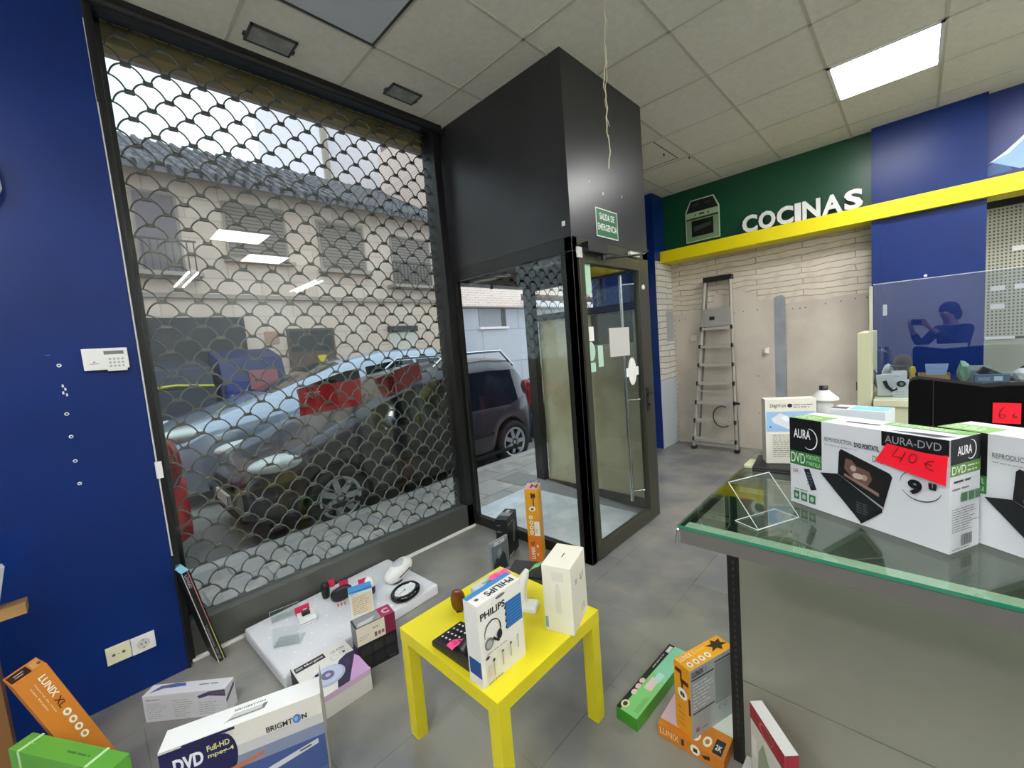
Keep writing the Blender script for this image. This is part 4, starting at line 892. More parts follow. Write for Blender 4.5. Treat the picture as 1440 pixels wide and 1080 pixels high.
o = slab('cream_card_stack', -.44, 1.60, 1.001, -.405, 1.68, 1.012, M_cream, None, .001); tag(o, 'small cream card lying by the left edge of the glass counter', 'card')
t = thing('screw_cap_container', 'small white conical-lidded container with black cap behind the boxes', 'container', (-.252, 1.95, 1.001))
part('body', MB().lathe([(0, 0), (.026, 0), (.028, .01), (.028, .15), (.030, .155), (.030, .195), (.03, .20)], M_white, 28), t)
part('conical_lid', MB().lathe([(.047, .200), (.047, .206), (.020, .232), (.016, .236), (0, .236)], M_white, 28).lathe([(0, .198), (.047, .200)], M_white, 28), t)
part('black_cap', MB().lathe([(.014, .236), (.014, .252), (.0, .252)], M_blk, 16), t)
part('handle', MB().box(-.03, -.045, .125, .035, -.03, .15, M_blk).box(-.01, -.045, .0, .02, -.03, .13, M_blk), t, .003)
carton('cardboard_sleeve', 'light blue and white leaflet box lying behind the DVD player box', .14, .09, .215, '#dfe6ea', [('top', 'r', (.35, .1, 1, .9), '#7cc4ea'), ('top', 'r', (.0, .1, .3, .5), '#1c1d1e')], -.20, 1.66, 1.001, -.2)
# clear acrylic stands (base quad corner points and a leaning plate over it)
M_ace = pm('frosted_acrylic_edge', '#dfe6e4', .3)
def quadplate(name, P, th, mat, parent):
    P = [Vector(p) for p in P]; n_ = (P[1]-P[0]).cross(P[3]-P[0]).normalized()*th
    mb = MB(); Q = P+[p+n_ for p in P]; mb.add(Q, [(3, 2, 1, 0), (4, 5, 6, 7), (0, 1, 5, 4), (1, 2, 6, 5), (2, 3, 7, 6), (3, 0, 4, 7)], mat)
    for k in range(4): mb.tube([P[k]+n_*.5, P[(k+1) % 4]+n_*.5], .0011, M_ace, 4)
    return part(name, mb, parent)
def stand(label, O, u, W, D, up, cat='display stand'):
    t = thing('acrylic_stand', label, cat, O); u = Vector(u).normalized(); v = Vector((-u.y, u.x, 0))
    quadplate('base', [(0, 0, .001), tuple(u*W+Vector((0, 0, .001))), tuple(u*W+v*D+Vector((0, 0, .001))), tuple(v*D+Vector((0, 0, .001)))], .003, M_acr, t)
    up = Vector(up); quadplate('back_plate', [(0, 0, .004), tuple(u*W+Vector((0, 0, .004))), tuple(u*W+up), tuple(up)], .003, M_acr, t); return t
stand('empty clear acrylic display stand near the left corner of the glass counter', (-.276, 1.100, 1.0), (.06, .125, 0), .143, .066, (-.066, .006, .11))

# ------------------------------------------------------------------ black case with 6 euro tag, and back counter
t = thing('black_case', 'large black rounded case with red 6 euro tag behind the DVD player boxes', 'case', (-.02, 2.20, 1.001))
mb = MB(); mb.M = Matrix(((1, 0, 0, 0), (0, 0, 1, 0), (0, 1, 0, 0), (0, 0, 0, 1)))
prof = [(0, 0), (.82, 0), (.82, .235)]+[(.245+.05*k, .232-.006*math.cos(k*.6)) for k in range(9, -1, -1)]+[(.20, .220), (.12, .235), (.03, .250), (.012, .246), (.003, .236), (0, .22)]
mb.prism(prof, 0, .10, pm('matt_black_fabric', '#060607', .9, spec=.15)); part('body', mb, t, .004)
part('seam', MB().box(.067, -.0015, 0, .069, .0, .24, ink('#2a2b2c')), t)
def flat_tag(parent, x, z, w_, h_, y, strokes, col=M_red, tilt=.0):
    mb = MB(); mb.M = Matrix.Translation((x, y, z)) @ Matrix.Rotation(tilt, 4, 'Y'); mb.box(0, -.001, 0, w_, 0, h_, col)
    for st in strokes: mb.tube([(u*w_, -.0015, v*h_) for u, v in st], .0011, ink('#5a1018'), 5)
    return part('price_tag', mb, parent)
S6 = [(.42, .78), (.30, .66), (.24, .45), (.27, .28), (.38, .24), (.46, .34), (.42, .47), (.30, .42)]
S6s = [(.82, .52), (.74, .46), (.72, .34), (.80, .28), (.86, .32), (.82, .40), (.72, .38)]
flat_tag(t, .215, .093, .064, .072, -.001, (S6, S6s))
t = thing('service_counter', 'cream counter at the back carrying a glass screen and loose electronics', 'counter', (-.29, 3.66, 0))
part('worktop', MB().box(.085, 0, .90, 2.6, .62, .94, M_cream), t, .003)
part('body', MB().box(.095, .02, 0, 2.6, .6, .90, pm('cream_front', '#d9dab6', .45)), t)
part('end_panel', MB().box(0, .04, 0, .075, .62, 1.395, pm('cream_front', '#d9dab6', .45)), t, .003)
part('screen_post', MB().box(.064, .035, 1.395, .082, .06, 1.70, M_cream), t, .002)
part('hinge', MB().box(-.006, .045, 1.0, .0, .07, 1.06, M_dgrey), t)
part('socket_on_post', MB().box(.112, .53, 1.50, .135, .55, 1.58, M_white), t, .002)
t = thing('glass_screen', 'clear glass screen standing on the cream back counter', 'screen', (-.205, 3.705, .941))
t.rotation_euler = (-.016, 0, 0)
part('pane', MB().box(0, 0, 0, 2.3, .006, .77, glass_mat('screen_glass', '#e9eef4', 1.0, base=.08)), t)
part('top_edge', MB().box(0, -.001, .768, 2.3, .007, .772, M_ace), t)
ZT = .941
def small(name, label, cat, mb, group=None, bev=.002):
    return tag(mb.build(name, None, bev), label, cat, group)
Yp = 3.86
t = thing('blister_pack', 'white blister pack with chrome and black gadget at the left end of the back counter', 'blister pack', (-.19, Yp-.02, ZT))
mb = MB(); mb.M = Matrix.Rotation(-.12, 4, 'Y'); mb.box(0, 0, 0, .10, .03, .15, M_white, (.008, .004)); part('backing', mb, t, .004)
part('gadget', MB().tube([(.035, -.008, .11), (.05, -.012, .07), (.075, -.01, .045), (.10, -.008, .06)], .011, M_blk, 8).ell((.085, -.012, .055), (.012, .008, .012), M_chr), t)
t = MB(); t.M = at(-.175, Yp+.04, ZT+.005, .2, 0, .0) @ Matrix.Rotation(-.45, 4, 'Y'); t.box(0, 0, 0, .045, .02, .21, ink('#5f6669')).box(.008, -.002, .03, .037, 0, .16, ink('#858c8e')); o = t.build('remote_control', None, .004); tag(o, 'grey remote control leaning among the gadgets on the back counter', 'remote control')
small('paper_bag', 'crumpled pale paper bag behind the grey remote control', 'bag', MB().ell((-.14, Yp+.10, ZT+.11), (.04, .025, .11), pm('pale_paper', '#c9d0d6', .6), 8, 6))
carton('white_gadget_box', 'small plain white box tilted on the stack, left of the brown cap', .075, .06, .06, '#e9eae4', [('front', 'r', (.1, .35, .5, .5), '#c7c9c6')], -.115, Yp-.01, ZT+.115, .15, 0, .0)
carton('white_gadget_box', 'small white box with round black camera picture, under the tilted white box', .08, .07, .056, '#eeeeea', [('front', 'e', (.2, .2, .8, .95), '#20262a'), ('front', 'e', (.4, .35, .65, .8), '#8e969a')], -.11, Yp-.02, ZT+.057, .0)
carton('white_gadget_box', 'lowest white box of the stack beside the black case', .085, .075, .055, '#f0f0ec', [('front', 'l', (.1, .2, .9, .8), '#a9abac', 3)], -.11, Yp-.025, ZT+.001, .02)
t = thing('cap', 'dark brown peaked cap on top of the gadget pile', 'cap', (-.065, Yp+.09, ZT)); M_cap = pm('brown_black_cloth', '#2d2423', .8)
part('crown', MB().lathe([(.052, .20), (.050, .235), (.038, .268), (.02, .28), (0, .283)], M_cap, 20), t); part('peak', MB().ell((-.02, -.045, .205), (.045, .04, .008), M_cap, 14, 8), t); part('stand', MB().cyl((0, 0, 0), (0, 0, .20), .035, M_dgrey), t)
small('yellow_figure', 'small yellow plastic piece beside the brown cap', 'figure', MB().lathe([(.018, ZT+.0), (.02, ZT+.10), (.012, ZT+.15), (.018, ZT+.17), (.012, ZT+.20), (0, ZT+.205)], ink('#d9c23a'), 12, (-.015, Yp+.03, 0)))
t = thing('cardboard_tray', 'open tan cardboard tray of small parts on the back counter', 'tray', (0.012, Yp-.02, ZT)); M_cb = pm('tan_cardboard', '#b88e5a', .7)
mb = MB()
for q in ((0, 0, .15, .004), (0, .156, .15, .16), (0, 0, .004, .16), (.146, 0, .15, .16)): mb.box(q[0], q[1], 0, q[2], q[3], .15, M_cb)
mb.box(0, 0, 0, .15, .16, .004, M_cb); part('walls', mb, t)
small('zip_bag', 'pale blue plastic bag sticking out of the cardboard tray', 'bag', MB().add([(.06, Yp+.03, ZT+.01), (.12, Yp+.03, ZT+.01), (.155, Yp+.05, ZT+.215), (.045, Yp+.05, ZT+.215), (.06, Yp+.045, ZT+.01), (.12, Yp+.045, ZT+.01), (.155, Yp+.057, ZT+.215), (.045, Yp+.057, ZT+.215)], [(3, 2, 1, 0), (4, 5, 6, 7), (0, 1, 5, 4), (1, 2, 6, 5), (2, 3, 7, 6), (3, 0, 4, 7)], ink('#a9c4e2')), None, 0)
def crumple(name, label, cat, c, r, mat, seed, sub=2):
    bm = bmesh.new(); bmesh.ops.create_icosphere(bm, subdivisions=sub, radius=1); rr = random.Random(seed)
    for v in bm.verts: f = rr.uniform(.65, 1.15); v.co = Vector((v.co.x*r[0]*f, v.co.y*r[1]*f, v.co.z*r[2]*f if v.co.z > 0 else v.co.z*r[2]*.8)); 
    zm = min(v.co.z for v in bm.verts)
    me = bpy.data.meshes.new(name); bm.to_mesh(me); bm.free(); me.materials.append(mat); o_ = bpy.data.objects.new(name, me); COL.objects.link(o_); o_.location = (c[0], c[1], c[2]-zm); return tag(o_, label, cat)
crumple('paper_wad', 'crumpled yellowish paper inside the cardboard tray', 'paper', (.045, Yp+.04, ZT+.006), (.025, .03, .08), ink('#dbc88a'), 3)
crumple('cable_bundle', 'tangled black and white cable bundle in the cardboard tray', 'cable', (.105, Yp+.0, ZT+.006), (.028, .014, .08), ink('#50555a'), 5)
ZR = ZT+.095
carton('storage_box', 'low grey storage box carrying the right half of the gadget pile', .60, .17, .09, '#8b8f8c', [], .175, Yp-.04, ZT, 0)
crumple('cable_bundle', 'green and white wire bundle right of the cardboard tray', 'cable', (.22, Yp+.05, ZR), (.032, .05, .08), ink('#8fb59a'), 8)
t = MB(); t.M = at(.245, Yp+.07, ZR, .1) ; t.box(0, 0, 0, .10, .04, .10, ink('#9aa5a5')).box(0.004, -.002, .07, .096, 0, .096, ink('#c9c7bf')); o = t.build('gadget_box', None, .002); tag(o, 'grey box standing at the rear of the gadget pile', 'box')
t = thing('compact_camera', 'dark grey compact camera tilted on the gadget pile', 'camera', (.275, Yp-.01, ZR+.062)); t.rotation_euler = (0, .55, .1)
part('body', MB().box(0, 0, 0, .095, .035, .05, ink('#3a3b3e')), t, .006); part('lens', MB().cyl((.05, 0, .025), (.05, -.015, .025), .018, M_chr), t)
carton('gadget_box', 'blue-grey box under the tilted compact camera', .14, .07, .055, '#61788f', [('front', 'r', (.55, .3, .8, .8), '#dfe6ea'), ('front', 'r', (.1, .3, .45, .7), '#93a7b5')], .265, Yp-.03, ZR, .02)
crumple('paper_wad', 'crumpled white paper beside the blue-grey box', 'paper', (.46, Yp+.02, ZR), (.05, .045, .05), ink('#d8d6cf'), 12)
for i, (x, a) in enumerate(((.40, .95), (.42, 1.1), (.45, 1.0))):
    t = MB(); t.M = at(x+.05, Yp+.04+.015*i, ZR+.09, .1, 0, 0) @ Matrix.Rotation(a, 4, 'Y'); t.box(0, 0, 0, .012, .01, .15, M_dgrey); o = t.build('aerial_rod', None, .002)
    tag(o, 'dark thin aerial rod lying slanted over crumpled white paper', 'aerial', 'aerial rods on the gadget pile')
crumple('paper_wad', 'pinkish crumpled wrapper at the right edge of the gadget pile', 'paper', (.60, Yp+.02, ZR), (.04, .045, .06), ink('#e3cfcf'), 14)
t = MB(); t.M = Matrix.Identity(4); t.box(.30, Yp+.15, ZT, .85, Yp+.17, ZT+.11, ink('#3f4039')); o = t.build('dark_divider'); tag(o, 'low dark divider board behind the gadget pile', 'divider')

# ------------------------------------------------------------------ yellow table and the goods on it
M_ty = pm('yellow_lacquer', '#e6d922', .35)
TX0, TX1, TY0, TY1 = -1.435, -.885, .733, 1.283
t = thing('side_table', 'square bright yellow side table holding small electronics', 'table', (TX0, TY0, 0))
part('tabletop', MB().box(0, 0, .40, .55, .55, .45, M_ty), t, .0015)
for x in (0, .50):
    for y in (0, .50): part('leg', MB().box(x+.001, y+.001, 0, x+.049, y+.049, .40, M_ty), t, .0015)
ZB = .4505
ph = [('front', 't', (.05, .80, .60, .885), '#17181a', ('PHILIPS', .03)), ('front', 'e', (.40, .935, .62, .975), '#6e6f70'), ('front', 'r', (.60, .50, .985, .83), '#1668ad')]
for k in range(8): ph.append(('front', 'r', (.63, .52+k*.038, .965, .523+k*.038), '#86b4dc'))
for k in range(4): ph.append(('front', 'p', [(.565, .53+k*.08), (.60, .51+k*.08), (.60, .58+k*.08)], '#15181c'))
ph += [('front', 'o', (.10, .46, .47, .75), '#26282a', (.12, .3, 3.4)), ('front', 'o', (.10, .46, .47, .75), '#26282a', (.16, -.5, .7)), ('front', 'e', (.09, .42, .28, .56), '#707274'), ('front', 'e', (.12, .435, .25, .53), '#a9abab'), ('front', 'e', (.36, .46, .48, .58), '#17181a'), ('front', 'p', [(.25, .52), (.29, .54), (.42, .45), (.39, .44)], '#1b1c1e'), ('front', 'e', (.08, .32, .17, .36), '#3a3b3d'),
  ('front', 'l', (.12, .36, .8, .40), '#b4b0a6', 1), ('front', 'r', (.14, .10, .20, .24), '#dcd8c4'), ('front', 'r', (.24, .08, .26, .28), '#b9b5a6'), ('front', 'r', (.44, .12, .46, .30), '#a9a598'), ('front', 'r', (.63, .15, .65, .32), '#a9a598'), ('front', 'r', (.81, .18, .83, .36), '#a9a598'), ('front', 'e', (.22, .25, .28, .29), '#4a4a48'), ('front', 'e', (.43, .28, .48, .31), '#4a4a48'), ('front', 'e', (.62, .30, .67, .33), '#4a4a48'), ('front', 't', (.10, .02, .42, .045), '#55544f', ('cecewe', 0)),
  ('top', 'r', (0, .68, 1, 1), '#3b87c4'), ('top', 't', (.30, .15, .92, .55), '#17181a', ('PHILIPS', .03, 180)), ('top', 'e', (.08, .3, .16, .5), '#55575a'), ('left', 'r', (.1, .12, .95, .32), '#1d4f8e')]
bxP = carton('headset_box', 'white headset box with black headphones picture standing at the front of the yellow table', .1928, .0665, .2728, '#e9e8e2', ph, -.9518, .74, ZB, 1.5645)
carton('bottle_carton', 'tall cream-white carton with a slot in its top on the yellow table', .1106, .17, .2525, '#eceada',
 [('top', 'r', (.48, .42, .52, .60), '#3c3a34'), ('front', 'r', (.02, .05, .13, .22), '#7fa9bd'), ('front', 'p', [(.42, .30), (.62, .30), (.62, .62), (.56, .74), (.48, .74), (.42, .62)], '#dedcd0'), ('front', 'r', (.35, .78, .75, .92), '#e0ded4'),
  ('right', 't', (.60, .62, .78, .72), '#57564f', ('L1', .02)), ('right', 'r', (.25, .66, .36, .74), '#b9b7ac'), ('right', 'l', (.55, .12, .9, .25), '#8c8b83', 3)], -.9758, 1.0705, ZB, .3087, bevel=.002)
t = thing('desk_phone', 'black corded desk phone with white keys and pink 20 euro tag on the yellow table', 'telephone', (-1.245, .752, ZB), .02)
M_ph = pm('black_abs', '#232327', .38)
mb = MB(); mb.M = Matrix(((1, 0, 0, 0), (0, 0, 1, 0), (0, 1, 0, 0), (0, 0, 0, 1))); mb.prism([(0, 0), (.215, 0), (.215, .052), (.15, .046), (.01, .026), (0, .02)], 0, .132, M_ph); part('body', mb, t, .004)
mb = MB(); mb.tube([(.180, .0, .068), (.186, .03, .092), (.188, .07, .097), (.186, .11, .092), (.180, .135, .068)], [.022, .019, .016, .019, .022], M_ph, 12); part('handset', mb, t)
mb = MB()
for i in range(4):
    for j in range(4):
        x, y = .032+i*.021, .028+j*.026; z = .0275+ (x-.01)*.143
        mb.box(x-.007, y-.006, z, x+.007, y+.006, z+.005, M_dgrey).box(x-.003, y-.003, z+.005, x+.003, y+.003, z+.0055, M_white)
part('keys', mb, t)
M_pink = pm('fluorescent_pink_card', '#ff5a94', .5, spec=.2)
def curl_tag(parent, O, u, v, W, H, strokes, amp=.006):
    mb = MB(); O = Vector(O); u = Vector(u).normalized(); v = Vector(v).normalized(); n_ = u.cross(v); N = 12; vs = []
    for i in range(N+1):
        f = i/N; off = amp*math.sin(f*2*PI)
        for g in (0, 1):
            for h in (0, .0008): vs.append(O+u*W*f+v*H*g+n_*(off+h+amp))
    fs = []
    for i in range(N):
        a_ = 4*i; b_ = a_+4; fs += [(a_, b_, b_+2, a_+2), (a_+1, a_+3, b_+3, b_+1), (a_, a_+1, b_+1, b_), (a_+2, b_+2, b_+3, a_+3)]
    fs += [(0, 2, 3, 1), (4*N, 4*N+1, 4*N+3, 4*N+2)]
    mb.add(vs, fs, M_pink)
    for st in strokes: mb.tube([O+u*W*a_+v*H*b_+n_*(amp*math.sin(a_*2*PI)+amp+.0016) for a_, b_ in st], .0009, ink('#a8245a'), 5)
    return part('price_tag', mb, parent)
S2 = [(.16, .68), (.22, .78), (.30, .70), (.27, .52), (.16, .34), (.33, .34)]
S0 = [(.47+.05*math.cos(k/10*2*PI), .56+.2*math.sin(k/10*2*PI)) for k in range(11)]
SE = [(.80, .72), (.70, .66), (.67, .50), (.72, .38), (.82, .40)]; SE2 = [(.63, .52), (.78, .52)]
curl_tag(t, (.138, -.012, .050), (.02, .085, .0), (-1, .2, -.14), .09, .042, (S2, S0, SE, SE2))
t = thing('sunglasses_case', 'glossy brown curved case standing near the back-left edge of the yellow table', 'case', (-1.315, .935, ZB), -.75)
mb = MB(); mb.M = Matrix.Translation((0, 0, .052)) @ Matrix.Rotation(.35, 4, 'Y'); mb.ell((0, 0, 0), (.020, .030, .060), pm('glossy_brown', '#6b3f1e', .15), 22, 14, .85); part('shell', mb, t)
part('seam', MB().box(-.0008, -.012, .001, .0008, .012, .006, ink('#3c200f')), t)
bxW = carton('printed_clamshell', 'pale grey printed pack with pink tag standing behind the headset box', .165, .085, .15, '#c9ccc6', [('top', 'r', (.25, .15, .60, .75), '#8fb0a6'), ('top', 'e', (.30, .3, .5, .65), '#6f7d78'), ('top', 'r', (.65, .2, .95, .6), '#a3a7a4'), ('left', 'l', (.1, .2, .9, .8), '#8d9190', 6)], -1.135, .925, ZB, 1.5645, bevel=.006)
curl_tag(bxW, (.075, .02, .151), (1, 0, 0), (0, 1, .1), .085, .04, (S6, S6s), .004)
t = thing('video_doorphone', 'white upright handset on a rounded base between the headset box and the tall carton', 'handset', (-1.12, 1.075, ZB), .45)
part('base', MB().box(0, 0, 0, .075, .07, .030, M_white, (.006, .006)), t, .010)
mb = MB(); mb.tube([(.02, .03, .020), (.012, .036, .05), (.010, .045, .09), (.018, .055, .125), (.030, .060, .15)], [.010, .017, .019, .018, .010], M_white, 14); part('grip', mb, t)
t.name = 'upright_handset'
o = MB(); o.M = at(-1.10, 1.15, ZB+.155, .5); o.add([(0, 0, 0), (.03, .005, .012), (.045, .01, .03), (.015, .0, .022), (-.045, -.01, -.045), (0, 0, .0015), (.03, .005, .0135), (.045, .01, .0315), (.015, .0, .0235), (-.045, -.01, -.0435)], [(0, 1, 2, 3), (0, 3, 4), (5, 8, 7, 6), (5, 9, 8), (0, 5, 6, 1), (1, 6, 7, 2), (2, 7, 8, 3), (3, 8, 9, 4), (4, 9, 5, 0)], ink('#7fd08a')); o = o.build('green_ribbon'); tag(o, 'bright green ribbon scrap hanging at the top of the white handset', 'ribbon')

# ------------------------------------------------------------------ white slab on the floor and the goods on it
M_wb = pm('white_foam_board', '#e4e6ea', .35, noise=(3, '#dcdee4', .4, .6))
t = thing('display_slab', 'low white dotted display slab on the floor under the shop window', 'display slab', (-2.0885, .4725, 0), 1.6144)
mb = MB(); mb.box(0, 0, 0, .9027, .5704, .068, M_wb); part('slab', mb, t, .012)
mb = MB()
for i in range(11):
    for j in range(7): mb.cyl((.06+i*.078+(.039 if j % 2 else 0), .05+j*.078, .0675), (.06+i*.078+(.039 if j % 2 else 0), .05+j*.078, .0695), .0045, pm('white_dot', '#ffffff', .3), n=8)
part('dots', mb, t)
ZS = .0705
carton('leaflet_box', 'upright box with blue top and beige printed front on the display slab', .122, .05, .155, '#dfe3e2',
 [('top', 'r', (0, 0, 1, 1), '#3f8fd2'), ('front', 'r', (0, .90, 1, 1), '#3f8fd2'), ('front', 'r', (.08, .06, .95, .80), '#dccfb2'), ('front', 'l', (.12, .10, .9, .74), '#a89a7c', 9), ('front', 'l', (.05, .83, .5, .88), '#6f8290', 1)], -2.236, .868, ZS, 1.2567)
t = thing('action_camera_box', 'small white box with a black camera and a red card on the display slab', 'box', (-2.40, .655, ZS), 1.45)
part('carton', MB().box(0, 0, 0, .085, .075, .042, M_white), t, .002)
part('camera', MB().box(.02, .02, .042, .06, .05, .060, M_blk).box(.028, .03, .060, .052, .047, .062, ink('#3d4a46')).box(.03, .048, .062, .05, .052, .066, M_white), t, .002)
part('blue_line', MB().box(.0, -.0006, .010, .085, 0, .014, ink('#6f8fa8')), t)
mb = MB(); mb.M = at(-.005, .07, .03, .05, -.25); mb.box(0, 0, 0, .075, .001, .045, pm('dark_pink_card', '#c81e50', .5)); part('price_tag', mb, t)
def ccard(parent, x, y, z, w_, h_, a):
    mb = MB(); mb.M = at(x, y, z, a, -.2); mb.box(0, 0, 0, w_, .001, h_, pm('dark_pink_card', '#c81e50', .5)); return part('price_tag', mb, parent)
t = thing('webcam', 'small black upright gadget with red tag, leftmost of the black gadgets on the slab', 'gadget', (-2.575, .865, ZS))
part('body', MB().lathe([(0, 0), (.020, 0), (.023, .02), (.025, .05), (.022, .085), (.015, .092), (0, .093)], M_blk, 16), t); ccard(t, .0, .02, .05, .035, .045, 1.2)
t = thing('black_pouch', 'rounded black pouch with a red tag beside the leaflet box', 'pouch', (-2.46, .915, ZS), 1.1)
mb = MB(); mb.M = Matrix.Translation((0, 0, .044)) @ Matrix.Rotation(-.3, 4, 'Y'); mb.ell((0, 0, 0), (.065, .022, .042), M_blk, 20, 12, .8); part('shell', mb, t); ccard(t, -.01, .02, .06, .05, .045, .1)
mb = MB(); mb.M = at(0, -.065, 0, .1); mb.box(-.03, 0, 0, .03, .04, .002, M_white)
for i in range(3):
    for j in range(2): mb.box(-.025+i*.019, .004+j*.018, .002, -.014+i*.019, .015+j*.018, .0025, ink('#c23a44'))
o = part('sticker_sheet', mb, t)
t = thing('travel_mug', 'small black and white rounded gadget with red tag just behind the leaflet box', 'gadget', (-2.39, 1.06, ZS)); t.name = 'speaker_gadget'
part('lower_half', MB().lathe([(0, 0), (.026, 0), (.030, .02), (.030, .045)], M_blk, 18), t); part('upper_half', MB().lathe([(.030, .045), (.028, .08), (.018, .10), (0, .105)], M_white, 18), t); ccard(t, -.02, -.06, .07, .05, .03, 1.3)
t = thing('ovoid_lamp', 'white egg-shaped plastic device lying on the slab behind the clock', 'device', (-2.385, 1.255, ZS), .15)
mb = MB(); mb.M = Matrix.Translation((0, 0, .058)) @ Matrix.Rotation(.30, 4, 'X'); mb.ell((0, 0, 0), (.062, .105, .050), M_white, 26, 16, .9); mb.ell((.0, .01, .012), (.052, .07, .043), pm('pale_grey_plastic', '#b9bec4', .4), 20, 12); part('shell', mb, t)
mb = MB(); mb.M = Matrix.Translation((.062, -.0, .055)) @ Matrix.Rotation(.3, 4, 'X'); mb.box(-.002, -.045, -.004, .0015, .05, .003, ink('#3f4345')); part('logo_line', mb, t)
mb = MB(); mb.M = Matrix.Rotation(0, 4, 'Z'); mb.cyl((0, -.03, 0), (0, -.03, .012), .045, M_dgrey); part('foot', mb, t)
t = thing('wall_clock', 'round black wall clock with a white dial lying on the display slab', 'clock', (-2.19, 1.185, ZS), .4); t.rotation_euler = (.10, -.14, .5)
part('case', MB().lathe([(0, 0), (.075, 0), (.088, .008), (.090, .022), (.080, .036), (.068, .038), (.062, .028), (.0, .028)], pm('gloss_black_plastic', '#111214', .12), 40), t)
mb = MB(); mb.cyl((0, 0, .0282), (0, 0, .0292), .061, ink('#eceff2'), n=36)
for k in range(12):
    c_, s_ = math.cos(k*PI/6), math.sin(k*PI/6); mb.M = Matrix.Translation((.051*c_, .051*s_, .0294)) @ Matrix.Rotation(k*PI/6, 4, 'Z'); mb.box(-.005, -.0012, 0, .005, .0012, .0004, M_blk)
mb.M = Matrix.Rotation(2.3, 4, 'Z'); mb.box(-.006, -.0015, .030, .034, .0015, .031, M_blk); mb.M = Matrix.Rotation(4.3, 4, 'Z'); mb.box(-.006, -.001, .031, .046, .001, .032, M_blk); mb.M = Matrix.Identity(4); mb.cyl((0, 0, .03), (0, 0, .033), .004, M_blk, n=12)
part('dial', mb, t); mb = MB(); mb.M = Matrix.Rotation(1.2, 4, 'Z'); mb.box(.005, -.045, .034, .062, .02, .0348, ink('#f3f5f6')).box(.012, -.03, .035, .05, -.028, .0353, ink('#8d9296')).box(.012, -.015, .035, .05, -.013, .0353, ink('#8d9296')); part('dial_sticker', mb, t)
stand('clear acrylic display stand lying on the left part of the white slab', (-2.33, .50, ZS), (.07, .1, 0), .13, .09, (-.10, .03, .05))
stand('crumpled clear acrylic stand nearest the window on the white slab', (-2.56, .56, ZS), (.02, .14, 0), .15, .07, (-.07, .01, .035))
tg = [('top', 'r', (.03, .80, .56, .93), '#1c1c1e'), ('top', 't', (.20, .83, .53, .90), '#e8e8ea', ('Margate', .01)), ('top', 'r', (.05, .84, .17, .90), '#9fa3a6'), ('top', 't', (.66, .80, .92, .86), '#5b5e60', ('CD 42906', 0)), ('top', 'o', (.60, .62, .74, .74), '#5b5e60', (.08, 0, 6.28)), ('top', 'o', (.78, .64, .93, .77), '#5b5e60', (.08, 0, 6.28)), ('top', 'r', (.83, .68, .88, .73), '#2b2c2e'),
      ('top', 'p', [(.42, .0), (1, .0), (1, .60), (.86, .62), (.70, .56), (.60, .45)], '#2c2140'), ('top', 'p', [(.62, .0), (1, 0), (1, .40), (.96, .50)], '#c9a0cf'), ('top', 'e', (.12, .14, .70, .58), '#aeb6d2'), ('top', 'e', (.14, .18, .66, .58), '#c4cbe0'), ('top', 'e', (.30, .28, .52, .48), '#6c6590'), ('top', 'e', (.37, .34, .46, .42), '#b7b4cf'), ('top', 'r', (.24, .46, .34, .53), '#15151a'), ('top', 'p', [(.70, .30), (.80, .34), (.86, .52), (.76, .50)], '#3c2f55'),
      ('left', 'r', (0, 0, 1, 1), '#1d1d1f'), ('front', 'r', (.0, .75, 1, 1), '#d9b9dc')]
bxT = carton('disc_wallet_box', 'white disc wallet box with silver discs on its lid lying against the white slab', .25, .295, .10, '#e6e4de', tg, -1.775, .492, .001, 1.545, bevel=.012)
carton('burgundy_box', 'burgundy, cream and black box of six pictured items in front of the white slab', .190, .088, .226, '#17151a',
 [('front', 'r', (0, .60, .72, 1), '#d9d3c0'), ('front', 'r', (.72, .60, 1, 1), '#7c1f3f'), ('front', 'l', (.40, .84, .68, .90), '#7d7466', 1), ('front', 'r', (.44, .66, .50, .76), '#8a5560'), ('front', 'r', (.53, .67, .60, .75), '#8d6a6a'), ('front', 'r', (.62, .67, .69, .75), '#8d6a6a'), ('front', 'l', (.05, .70, .3, .80), '#a79f8e', 2),
  ('front', 'r', (.06, .34, .32, .54), '#2b2b2d'), ('front', 'r', (.37, .34, .63, .54), '#2b2b2d'), ('front', 'r', (.68, .34, .96, .54), '#29292b'), ('front', 'r', (.06, .10, .32, .30), '#262628'), ('front', 'r', (.37, .10, .63, .30), '#262628'), ('front', 'r', (.68, .10, .96, .30), '#262628'), ('front', 'r', (.03, .01, .24, .07), '#c9c6bd'), ('front', 'l', (.76, .05, .95, .09), '#8e8c88', 2),
  ('top', 'r', (.03, .05, .66, .95), '#8f8f8f'), ('top', 'p', [(.05, .1), (.4, .1), (.55, .5), (.1, .4)], '#c4c4c4'), ('top', 'r', (.66, 0, 1, 1), '#a32a55'), ('top', 't', (.74, .25, .92, .75), '#e0c3cc', ('C', .04)), ('left', 'r', (0, .55, 1, 1), '#6f7072'), ('left', 'r', (0, 0, 1, .5), '#3c2b55')], -1.8955, .7485, .001, 1.4252)
carton('slim_black_box', 'tall slim black box with coloured stripes leaning in the window corner', .035, .138, .535, '#0e0f10',
 [('top', 'r', (.02, .02, .98, .98), '#8fd0e6'), ('front', 'r', (.0, 0, .10, 1), '#c9c4bd'), ('front', 'r', (.70, .4, .80, 1), '#c07a78'), ('front', 'r', (.70, 0, .80, .4), '#c9c25a'), ('front', 't', (.22, .84, .60, .97), '#b9bcc0', ('LENSKI', .0, -90)), ('front', 't', (.20, .03, .50, .42), '#9a9ca0', ('Comunicaciones 1959 GP', .0, -90))], -2.5712, .3062, .001, 1.7178, 0, -.1758, bevel=.001)
